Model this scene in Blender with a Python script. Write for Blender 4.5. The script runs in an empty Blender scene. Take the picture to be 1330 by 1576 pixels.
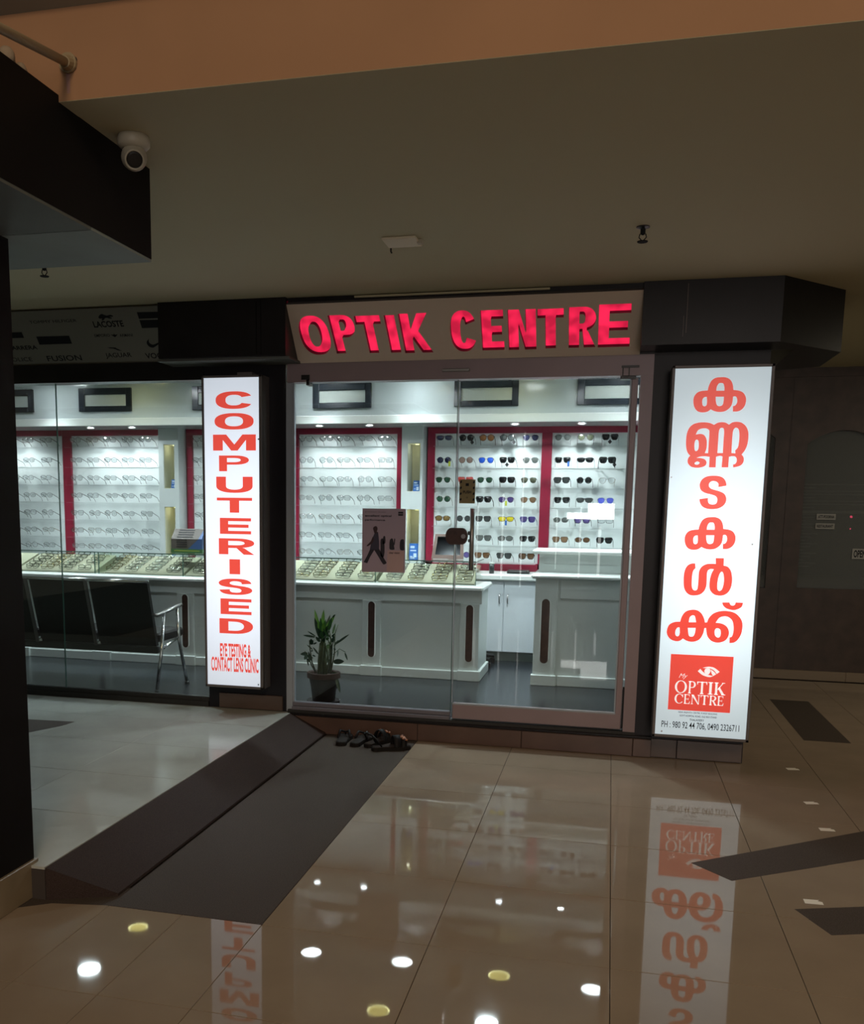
import bpy, math, random
from mathutils import Vector, Matrix
from mathutils.geometry import tessellate_polygon

random.seed(7)
SC = bpy.context.scene
COL = SC.collection

# ------------------------------------------------------------------ camera
cam_data = bpy.data.cameras.new('camera')
cam = bpy.data.objects.new('camera', cam_data)
COL.objects.link(cam)
SC.camera = cam
F_PX, PP_X, PP_Y = 1446.85, 577.36, 992.33          # focal length and principal point in pixels of 1330x1576
YAW, PITCH, ROLL = .2429, .1452, -.0125
fw = Vector((-math.sin(YAW)*math.cos(PITCH), math.cos(YAW)*math.cos(PITCH), -math.sin(PITCH)))
rt = Vector((math.cos(YAW), math.sin(YAW), 0))
dn = fw.cross(rt)
r2 = math.cos(ROLL)*rt + math.sin(ROLL)*dn
d2 = -math.sin(ROLL)*rt + math.cos(ROLL)*dn
cam.matrix_world = Matrix(((r2.x, -d2.x, -fw.x, 0), (r2.y, -d2.y, -fw.y, 0), (r2.z, -d2.z, -fw.z, 1.5), (0, 0, 0, 1)))
cam_data.sensor_fit = 'VERTICAL'
cam_data.sensor_height = 36
cam_data.lens = F_PX/1576*36
cam_data.shift_x = (665-PP_X)/1576
cam_data.shift_y = (PP_Y-788)/1576
cam_data.clip_start = .02

# ------------------------------------------------------------------ world, lights of the mall and fill, exposure
world = bpy.data.worlds.new('world'); SC.world = world; world.use_nodes = True
world.node_tree.nodes['Background'].inputs[0].default_value = (.92, .86, .62, 1)
world.node_tree.nodes['Background'].inputs[1].default_value = .10
SC.view_settings.view_transform = 'Standard'; SC.view_settings.look = 'None'
SC.view_settings.exposure = 0; SC.view_settings.gamma = 1
SC.view_settings.use_curve_mapping = False
try:
    SC.cycles.transparent_max_bounces = 24
    SC.cycles.sample_clamp_indirect = 4
    SC.cycles.caustics_reflective = False; SC.cycles.caustics_refractive = False
    SC.cycles.max_bounces = 8
except Exception:
    pass

def lamp(name, kind, loc, energy, color, size=.1, target=None, spread=None, spot=None):
    l = bpy.data.lights.new(name, kind); l.energy = energy; l.color = color
    if kind == 'AREA':
        l.shape = 'DISK'; l.size = size
        if spread: l.spread = spread
    elif kind == 'SPOT':
        l.spot_size = spot or 1.6; l.spot_blend = .9; l.shadow_soft_size = size
    else:
        l.shadow_soft_size = size
    o = bpy.data.objects.new(name, l); COL.objects.link(o); o.location = loc
    if target is not None:
        o.rotation_euler = (Vector(target)-Vector(loc)).to_track_quat('-Z', 'Y').to_euler()
    return o

# warm lamps of the atrium behind the photographer, high above the lower ceiling
lamp('atrium_lamp', 'AREA', (1.5, -4.5, 6.5), 215, (1, .72, .45), 2.5, (0, 3.5, 1.0))
lamp('atrium_lamp', 'AREA', (5.5, 1.2, 4.6), 28, (1, .72, .42), 1.2, (2.2, 4.2, 0))
# added fill behind the camera, unseen, brightens the shop front
lamp('front_fill_lamp', 'AREA', (1.75, -6, 2.3), 110, (1, .88, .80), 2.9, (.3, 5.9, 1.3))

# ------------------------------------------------------------------ helpers
def lin(h):
    h = h.lstrip('#'); c = [int(h[i:i+2], 16)/255 for i in (0, 2, 4)]
    return tuple(x/12.92 if x <= .04045 else ((x+.055)/1.055)**2.4 for x in c)

def mat(name, col, rough=.5, metal=0, spec=.5, emis=None, estr=0, noise=0, nscale=20, bump=0, bscale=80, coat=0, rvar=0):
    m = bpy.data.materials.new(name); m.use_nodes = True
    nt = m.node_tree; b = nt.nodes['Principled BSDF']
    c = lin(col) if isinstance(col, str) else col
    b.inputs['Base Color'].default_value = (*c, 1)
    b.inputs['Roughness'].default_value = rough
    b.inputs['Metallic'].default_value = metal
    b.inputs['Specular IOR Level'].default_value = spec
    if coat: b.inputs['Coat Weight'].default_value = coat; b.inputs['Coat Roughness'].default_value = .10
    if emis:
        e = lin(emis) if isinstance(emis, str) else emis
        b.inputs['Emission Color'].default_value = (*e, 1); b.inputs['Emission Strength'].default_value = estr
    tc = None
    if noise or bump or rvar:
        tc = nt.nodes.new('ShaderNodeTexCoord')
    if noise:
        n = nt.nodes.new('ShaderNodeTexNoise'); n.inputs['Scale'].default_value = nscale; n.inputs['Detail'].default_value = 6
        r = nt.nodes.new('ShaderNodeValToRGB')
        r.color_ramp.elements[0].position = .3; r.color_ramp.elements[1].position = .7
        r.color_ramp.elements[0].color = (*[x*(1-noise) for x in c], 1)
        r.color_ramp.elements[1].color = (*[min(1, x*(1+noise)) for x in c], 1)
        nt.links.new(tc.outputs['Object'], n.inputs['Vector']); nt.links.new(n.outputs['Fac'], r.inputs['Fac'])
        nt.links.new(r.outputs['Color'], b.inputs['Base Color'])
    if rvar:
        n = nt.nodes.new('ShaderNodeTexNoise'); n.inputs['Scale'].default_value = 5; n.inputs['Detail'].default_value = 5
        mr = nt.nodes.new('ShaderNodeMapRange'); mr.inputs['To Min'].default_value = rough; mr.inputs['To Max'].default_value = rough+rvar
        mr.inputs['From Min'].default_value = .35; mr.inputs['From Max'].default_value = .7
        g = nt.nodes.new('ShaderNodeNewGeometry')
        nt.links.new(g.outputs['Position'], n.inputs['Vector']); nt.links.new(n.outputs['Fac'], mr.inputs['Value'])
        nt.links.new(mr.outputs['Result'], b.inputs['Roughness'])
    if bump:
        n = nt.nodes.new('ShaderNodeTexNoise'); n.inputs['Scale'].default_value = bscale
        bp = nt.nodes.new('ShaderNodeBump'); bp.inputs['Strength'].default_value = bump; bp.inputs['Distance'].default_value = .002
        nt.links.new(tc.outputs['Object'], n.inputs['Vector']); nt.links.new(n.outputs['Fac'], bp.inputs['Height'])
        nt.links.new(bp.outputs['Normal'], b.inputs['Normal'])
    return m

def glass_mat(name, tint=(1, 1, 1), f0=.04, white=0.0, gl=1.0, rough=0):
    """clear sheet: transparent, with a Schlick mirror reflection; white = a little milky scatter"""
    m = bpy.data.materials.new(name); m.use_nodes = True
    nt = m.node_tree; nt.nodes.clear()
    out = nt.nodes.new('ShaderNodeOutputMaterial')
    tr = nt.nodes.new('ShaderNodeBsdfTransparent'); tr.inputs[0].default_value = (*tint, 1)
    gs = nt.nodes.new('ShaderNodeBsdfGlossy'); gs.inputs['Roughness'].default_value = rough; gs.inputs['Color'].default_value = (gl, gl, gl, 1)
    lw = nt.nodes.new('ShaderNodeLayerWeight'); lw.inputs[0].default_value = .5
    pw = nt.nodes.new('ShaderNodeMath'); pw.operation = 'POWER'; pw.inputs[1].default_value = 5
    ma = nt.nodes.new('ShaderNodeMath'); ma.operation = 'MULTIPLY_ADD'; ma.inputs[1].default_value = 1-f0; ma.inputs[2].default_value = f0
    mx = nt.nodes.new('ShaderNodeMixShader')
    nt.links.new(lw.outputs['Facing'], pw.inputs[0]); nt.links.new(pw.outputs[0], ma.inputs[0]); nt.links.new(ma.outputs[0], mx.inputs[0])
    base = tr.outputs[0]
    if white:
        df = nt.nodes.new('ShaderNodeBsdfDiffuse'); df.inputs[0].default_value = (.85, .9, .9, 1)
        m0 = nt.nodes.new('ShaderNodeMixShader'); m0.inputs[0].default_value = white
        nt.links.new(tr.outputs[0], m0.inputs[1]); nt.links.new(df.outputs[0], m0.inputs[2]); base = m0.outputs[0]
    nt.links.new(base, mx.inputs[1]); nt.links.new(gs.outputs[0], mx.inputs[2]); nt.links.new(mx.outputs[0], out.inputs[0])
    return m

def tag(o, label=None, cat=None, group=None, kind=None):
    if label: o['label'] = label
    if cat: o['category'] = cat
    if group: o['group'] = group
    if kind: o['kind'] = kind
    return o

def thing(name, label, cat, loc=(0, 0, 0), group=None, kind=None):
    o = bpy.data.objects.new(name, None); COL.objects.link(o); o.location = loc
    o.empty_display_size = .05
    return tag(o, label, cat, group, kind)

def origin(o):
    p = Vector((0, 0, 0))
    while o is not None:
        p += o.location; o = o.parent
    return p

def dup(o, parent=None):
    """a copy of a thing, its parts and their sub-parts; mesh data shared"""
    c = o.copy(); COL.objects.link(c); c.parent = parent
    for ch in list(o.children):
        dup(ch, c)
    return c

class MB:
    def __init__(self): self.v = []; self.f = []
    def add(self, vs, fs):
        b = len(self.v); self.v += [tuple(p) for p in vs]; self.f += [tuple(b+i for i in f) for f in fs]; return self
    def box(self, x0, x1, y0, y1, z0, z1):
        return self.add([(x0,y0,z0),(x1,y0,z0),(x1,y1,z0),(x0,y1,z0),(x0,y0,z1),(x1,y0,z1),(x1,y1,z1),(x0,y1,z1)],
                        [(0,3,2,1),(4,5,6,7),(0,1,5,4),(1,2,6,5),(2,3,7,6),(3,0,4,7)])
    def cbox(self, x0, x1, y0, y1, z0, z1, c=.006):
        """box with chamfered edges"""
        vs = []; X=(x0,x1); Y=(y0,y1); Z=(z0,z1)
        idx = {}
        for i in (0,1):
            for j in (0,1):
                for k in (0,1):
                    sx, sy, sz = (1,-1)[i], (1,-1)[j], (1,-1)[k]
                    for a in range(3):
                        p = [X[i]+sx*c, Y[j]+sy*c, Z[k]+sz*c]; p[a] = (X[i],Y[j],Z[k])[a]
                        idx[i,j,k,a] = len(vs); vs.append(tuple(p))
        fs = []
        g = lambda i,j,k,a: idx[i,j,k,a]
        for i in (0,1):
            q = [g(i,0,0,0),g(i,1,0,0),g(i,1,1,0),g(i,0,1,0)]; fs.append(q if i else q[::-1])
            q = [g(0,i,0,1),g(1,i,0,1),g(1,i,1,1),g(0,i,1,1)]; fs.append(q[::-1] if i else q)
            q = [g(0,0,i,2),g(1,0,i,2),g(1,1,i,2),g(0,1,i,2)]; fs.append(q if i else q[::-1])
        for j in (0,1):
            for k in (0,1):
                fs.append([g(0,j,k,1),g(1,j,k,1),g(1,j,k,2),g(0,j,k,2)])
                fs.append([g(j,0,k,0),g(j,1,k,0),g(j,1,k,2),g(j,0,k,2)])
                fs.append([g(j,k,0,0),g(j,k,1,0),g(j,k,1,1),g(j,k,0,1)])
        for i in (0,1):
            for j in (0,1):
                for k in (0,1):
                    fs.append([g(i,j,k,0),g(i,j,k,1),g(i,j,k,2)])
        return self.add(vs, fs)
    def prism(self, poly, z0, z1):
        n = len(poly)
        vs = [(x,y,z0) for x,y in poly]+[(x,y,z1) for x,y in poly]
        return self.add(vs, [tuple(range(n))[::-1], tuple(range(n,2*n))]+[(i,(i+1)%n,n+(i+1)%n,n+i) for i in range(n)])
    def prism_y(self, poly, y0, y1):
        """poly of (x,z) drawn out along y"""
        n = len(poly)
        vs = [(x,y0,z) for x,z in poly]+[(x,y1,z) for x,z in poly]
        return self.add(vs, [tuple(range(n)), tuple(range(n,2*n))[::-1]]+[(i,n+i,n+(i+1)%n,(i+1)%n) for i in range(n)])
    def prism_x(self, poly, x0, x1):
        n = len(poly)
        vs = [(x0,y,z) for y,z in poly]+[(x1,y,z) for y,z in poly]
        return self.add(vs, [tuple(range(n))[::-1], tuple(range(n,2*n))]+[(i,(i+1)%n,n+(i+1)%n,n+i) for i in range(n)])
    def tube(self, path, r, n=8, closed=False, cap=True):
        """swept circle; r a number or one per point"""
        pts = [Vector(p) for p in path]; m = len(pts)
        rs = r if isinstance(r, (list, tuple)) else [r]*m
        rings = []; up = None
        for i, p in enumerate(pts):
            a = pts[(i-1) % m] if (i or closed) else p
            b = pts[(i+1) % m] if (i < m-1 or closed) else p
            t = (b-a).normalized()
            if up is None:
                up = Vector((0,0,1)) if abs(t.z) < .9 else Vector((1,0,0))
            s = t.cross(up).normalized(); up = s.cross(t).normalized()
            rings.append([p + rs[i]*(math.cos(2*math.pi*k/n)*s + math.sin(2*math.pi*k/n)*up) for k in range(n)])
        vs = [v for ring in rings for v in ring]; fs = []
        for i in range(m if closed else m-1):
            j = (i+1) % m
            for k in range(n):
                fs.append((i*n+k, i*n+(k+1)%n, j*n+(k+1)%n, j*n+k))
        if not closed and cap:
            fs.append(tuple(range(n))[::-1]); fs.append(tuple((m-1)*n+k for k in range(n)))
        return self.add(vs, fs)
    def lathe(self, prof, c=(0,0,0), n=20, cap=True):
        """prof of (radius, z) turned about the vertical through c"""
        vs = []; fs = []
        for r, z in prof:
            for k in range(n):
                a = 2*math.pi*k/n; vs.append((c[0]+r*math.cos(a), c[1]+r*math.sin(a), c[2]+z))
        for i in range(len(prof)-1):
            for k in range(n):
                fs.append((i*n+k, i*n+(k+1)%n, (i+1)*n+(k+1)%n, (i+1)*n+k))
        if cap: fs.append(tuple(range(n))[::-1]); fs.append(tuple((len(prof)-1)*n+k for k in range(n)))
        return self.add(vs, fs)
    def build(self, name, m, parent=None, smooth=False, local=False):
        me = bpy.data.meshes.new(name)
        o = Vector((0,0,0)) if (local or parent is None) else origin(parent)
        me.from_pydata([tuple(Vector(p)-o) for p in self.v], [], self.f)
        me.validate(); me.update()
        if m: me.materials.append(m)
        if smooth:
            for p in me.polygons: p.use_smooth = True
        ob = bpy.data.objects.new(name, me); COL.objects.link(ob)
        if parent: ob.parent = parent
        return ob

def smooth_contour(pts, sub=4):
    """closed outline through the points; those with a third value are sharp corners"""
    n = len(pts); out = []
    P = [(p[0], p[1]) for p in pts]; cor = [len(p) > 2 for p in pts]
    for i in range(n):
        p1, p2 = P[i], P[(i+1) % n]
        p0 = P[i-1] if not cor[i] else p1
        p3 = P[(i+2) % n] if not cor[(i+1) % n] else p2
        out.append(p1)
        for s in range(1, sub):
            t = s/sub
            out.append(tuple(.5*((2*p1[k])+(-p0[k]+p2[k])*t+(2*p0[k]-5*p1[k]+4*p2[k]-p3[k])*t*t+(-p0[k]+3*p1[k]-3*p2[k]+p3[k])*t**3) for k in (0,1)))
    return out

def fill(mb, contours, at):
    """flat face of an outline with holes; at(u, v) gives the point"""
    loops = [[Vector((p[0], p[1], 0)) for p in c] for c in contours]
    flat = [p for l in loops for p in l]
    tris = tessellate_polygon(loops)
    mb.add([at(p.x, p.y) for p in flat], tris)

def front(y):                               # upright plane facing the viewer
    return lambda u, v: (u, y, v)

# heavy block letters in a unit box; sw, sh = width of upright and level strokes
def ell(cx, cy, rx, ry, a0, a1, n=20, e=2.4):
    out = []
    for i in range(n+1):
        a = a0+(a1-a0)*i/n; c, s = math.cos(a), math.sin(a)
        out.append((cx+rx*math.copysign(abs(c)**(2/e), c), cy+ry*math.copysign(abs(s)**(2/e), s)))
    return out
PI = math.pi
def block(ch, sw, sh):
    if ch == 'O': return [[ell(.5,.5,.5,.5,0,2*PI,36)[:-1], ell(.5,.5,.5-sw,.5-sh,0,2*PI,36)[:-1]]]
    if ch == 'C':
        o = ell(.5,.5,.5,.5,.42,2*PI-.42,32); i = ell(.5,.5,.5-sw,.5-sh,2*PI-.5,.5,32)
        return [[o+i]]
    if ch == 'D':
        return [[[(0,0),(0,1),(.45,1)]+ell(.45,.5,.55,.5,PI/2,-PI/2,18,2.2)[1:-1]+[(.45,0)], [(sw,sh),(.45,sh)]+ell(.45,.5,.55-sw,.5-sh,-PI/2,PI/2,18,2.2)[1:-1]+[(.45,1-sh),(sw,1-sh)]]]
    if ch in 'PR':
        yb = .42
        bowl = [(0,0),(0,1),(.55,1)]+ell(.55,(1+yb)/2,.45,(1-yb)/2,PI/2,-PI/2,14,2.2)[1:-1]
        hole = [(sw,yb+sh*.8),(.5,yb+sh*.8)]+ell(.5,(1+yb)/2,.5-sw,(1-yb)/2-sh*.8,-PI/2,PI/2,10,2.2)[1:-1]+[(.5,1-sh*.8),(sw,1-sh*.8)]
        if ch == 'P': return [[bowl+[(.55,yb),(sw,yb),(sw,0)], hole]]
        return [[bowl+[(.72,yb-.02),(1,0),(1-sw*1.1,0),(.5,yb-.02),(sw,yb-.02),(sw,0)], hole]]
    if ch == 'T': return [[[(0,1-sh),(0,1),(1,1),(1,1-sh),(.5+sw/2,1-sh),(.5+sw/2,0),(.5-sw/2,0),(.5-sw/2,1-sh)]]]
    if ch == 'I': return [[[(0,0),(0,1),(1,1),(1,0)]]]
    if ch == 'E': return [[[(0,0),(0,1),(1,1),(1,1-sh),(sw,1-sh),(sw,.5+sh/2),(.92,.5+sh/2),(.92,.5-sh/2),(sw,.5-sh/2),(sw,sh),(1,sh),(1,0)]]]
    if ch == 'M': return [[[(0,0),(0,1),(sw*1.15,1),(.5,.38),(1-sw*1.15,1),(1,1),(1,0),(1-sw*.85,0),(1-sw*.85,.66),(.5+sw*.28,0),(.5-sw*.28,0),(sw*.85,.66),(sw*.85,0)]]]
    if ch == 'N': return [[[(0,0),(0,1),(sw*1.1,1),(1-sw,.42),(1-sw,1),(1,1),(1,0),(1-sw*1.1,0),(sw,.58),(sw,0)]]]
    if ch == 'K': return [[[(0,0),(0,1),(sw,1),(sw,.6),(.64,1),(1,1),(.6,.56),(1,0),(.62,0),(.36,.36),(sw,.24),(sw,0)]]]
    if ch == 'U':
        return [[[(0,1),(0,.4)]+ell(.5,.42,.5,.42,PI,2*PI,20,2.3)+[(1,.4),(1,1),(1-sw,1),(1-sw,.42)]+ell(.5,.42,.5-sw,.42-sh,2*PI,PI,20,2.3)+[(sw,1)]]]
    if ch == 'S':
        c = smooth_contour(GLYPHS['ta'][0], 4)
        x0 = min(p[0] for p in c); x1 = max(p[0] for p in c); z0 = min(p[1] for p in c); z1 = max(p[1] for p in c)
        return [[[((p[0]-x0)/(x1-x0), (p[1]-z0)/(z1-z0)) for p in c]]]
    raise ValueError(ch)

# Roman (serif) capitals in a unit box
def roman(ch):
    w, t, s = .2, .055, .09
    stem = lambda x, w=w: ([[(x,0),(x,1),(x+w,1),(x+w,0)]], [[(x-s,0),(x-s,t),(x+w+s,t),(x+w+s,0)]], [[(x-s,1-t),(x-s,1),(x+w+s,1),(x+w+s,1-t)]])
    if ch == 'O': return [[ell(.5,.5,.5,.52,0,2*PI,40,2)[:-1], ell(.5,.5,.5-w*.85,.47,0,2*PI,40,2)[:-1]]]
    if ch == 'C':
        return [[ell(.55,.5,.55,.52,.5,2*PI-.62,36,2)+ell(.58,.5,.55-w*.95,.47,2*PI-.72,.72,36,2)], [[(.93,.66),(.93,1),(.98,1),(1,.66)]]]
    if ch == 'I': return [[[(.25,0),(.25,1),(.75,1),(.75,0)]], [[(0,0),(0,t),(1,t),(1,0)]], [[(0,1-t),(0,1),(1,1),(1,1-t)]]]
    if ch in 'PR':
        b = [[(.3,1),(.55,1)]+ell(.55,.73,.42,.27,PI/2,-PI/2,16,2)[1:-1]+[(.55,.46),(.3,.46)], [(.3,.46+t),(.52,.46+t)]+ell(.52,.73,.42-w,.27-t,-PI/2,PI/2,16,2)[1:-1]+[(.52,1-t),(.3,1-t)]]
        leg = [[[(.42,.48),(.66,.48),(1.02,0),(.78,0)]], [[(.74,0),(.76,t),(1.08,t),(1.08,0)]]] if ch == 'R' else []
        return list(stem(.12))+[b]+leg
    if ch == 'T': return list(stem(.4))[:2]+[[[(0,1-t*1.2),(0,1),(1,1),(1,1-t*1.2)]], [[(0,.76),(0,1),(.1,1-t),(.05,.76)]], [[(1,.76),(1,1),(.9,1-t),(.95,.76)]]]
    if ch == 'E': return list(stem(.12))+[[[(.3,0),(.3,t),(.95,t),(.95,0)]], [[(.3,1-t),(.3,1),(.9,1),(.9,1-t)]], [[(.3,.48),(.3,.53),(.7,.53),(.7,.48)]], [[(.7,.4),(.68,.53),(.7,.62),(.74,.62),(.74,.4)]], [[(.86,1),(.8,1-t),(.87,.78),(.92,.78)]], [[(.9,0),(.82,t),(.92,.26),(1,.26)]]]
    if ch == 'K': return list(stem(.1))+[[[(.3,.42),(.76,.97),(.86,.97),(.36,.4)]], [[(.7,.95),(.7,1),(1,1),(1,.95)]], [[(.36,.52),(.5,.66),(1.0,0),(.74,0)]], [[(.7,0),(.7,t),(1.08,t),(1.08,0)]]]
    if ch == 'N': return [[[(.1,0),(.1,1),(.17,1),(.17,0)]], [[(.85,0),(.85,1),(.92,1),(.92,0)]], [[(.02,1),(.3,1),(.92,0),(.8,0)]], [[(0,0),(0,t),(.28,t),(.28,0)]], [[(.74,1-t),(.74,1),(1.04,1),(1.04,1-t)]]]

def put(mb, polys, x0, x1, z0, z1, at):
    for p in polys:
        fill(mb, [[(x0+u*(x1-x0), z0+v*(z1-z0)) for u, v in c] for c in p], at)

FONT = bpy.data.fonts.load('<builtin>')
def text_mesh(mb, body, x0, x1, z0, z1, at, bold=0.0, shear=0.0):
    """a line of print fitted into a box"""
    cu = bpy.data.curves.new('print', 'FONT'); cu.body = body; cu.font = FONT; cu.offset = bold; cu.resolution_u = 3; cu.shear = shear
    ob = bpy.data.objects.new('print', cu); COL.objects.link(ob)
    dg = bpy.context.evaluated_depsgraph_get(); dg.update()
    me = ob.evaluated_get(dg).to_mesh()
    vs = [tuple(v.co) for v in me.vertices]; fs = [tuple(p.vertices) for p in me.polygons]
    bpy.data.objects.remove(ob); bpy.data.curves.remove(cu)
    ax = min(v[0] for v in vs); bx = max(v[0] for v in vs); ay = min(v[1] for v in vs); by = max(v[1] for v in vs)
    mb.add([at(x0+(v[0]-ax)/(bx-ax)*(x1-x0), z0+(v[1]-ay)/(by-ay)*(z1-z0)) for v in vs], fs)
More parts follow.
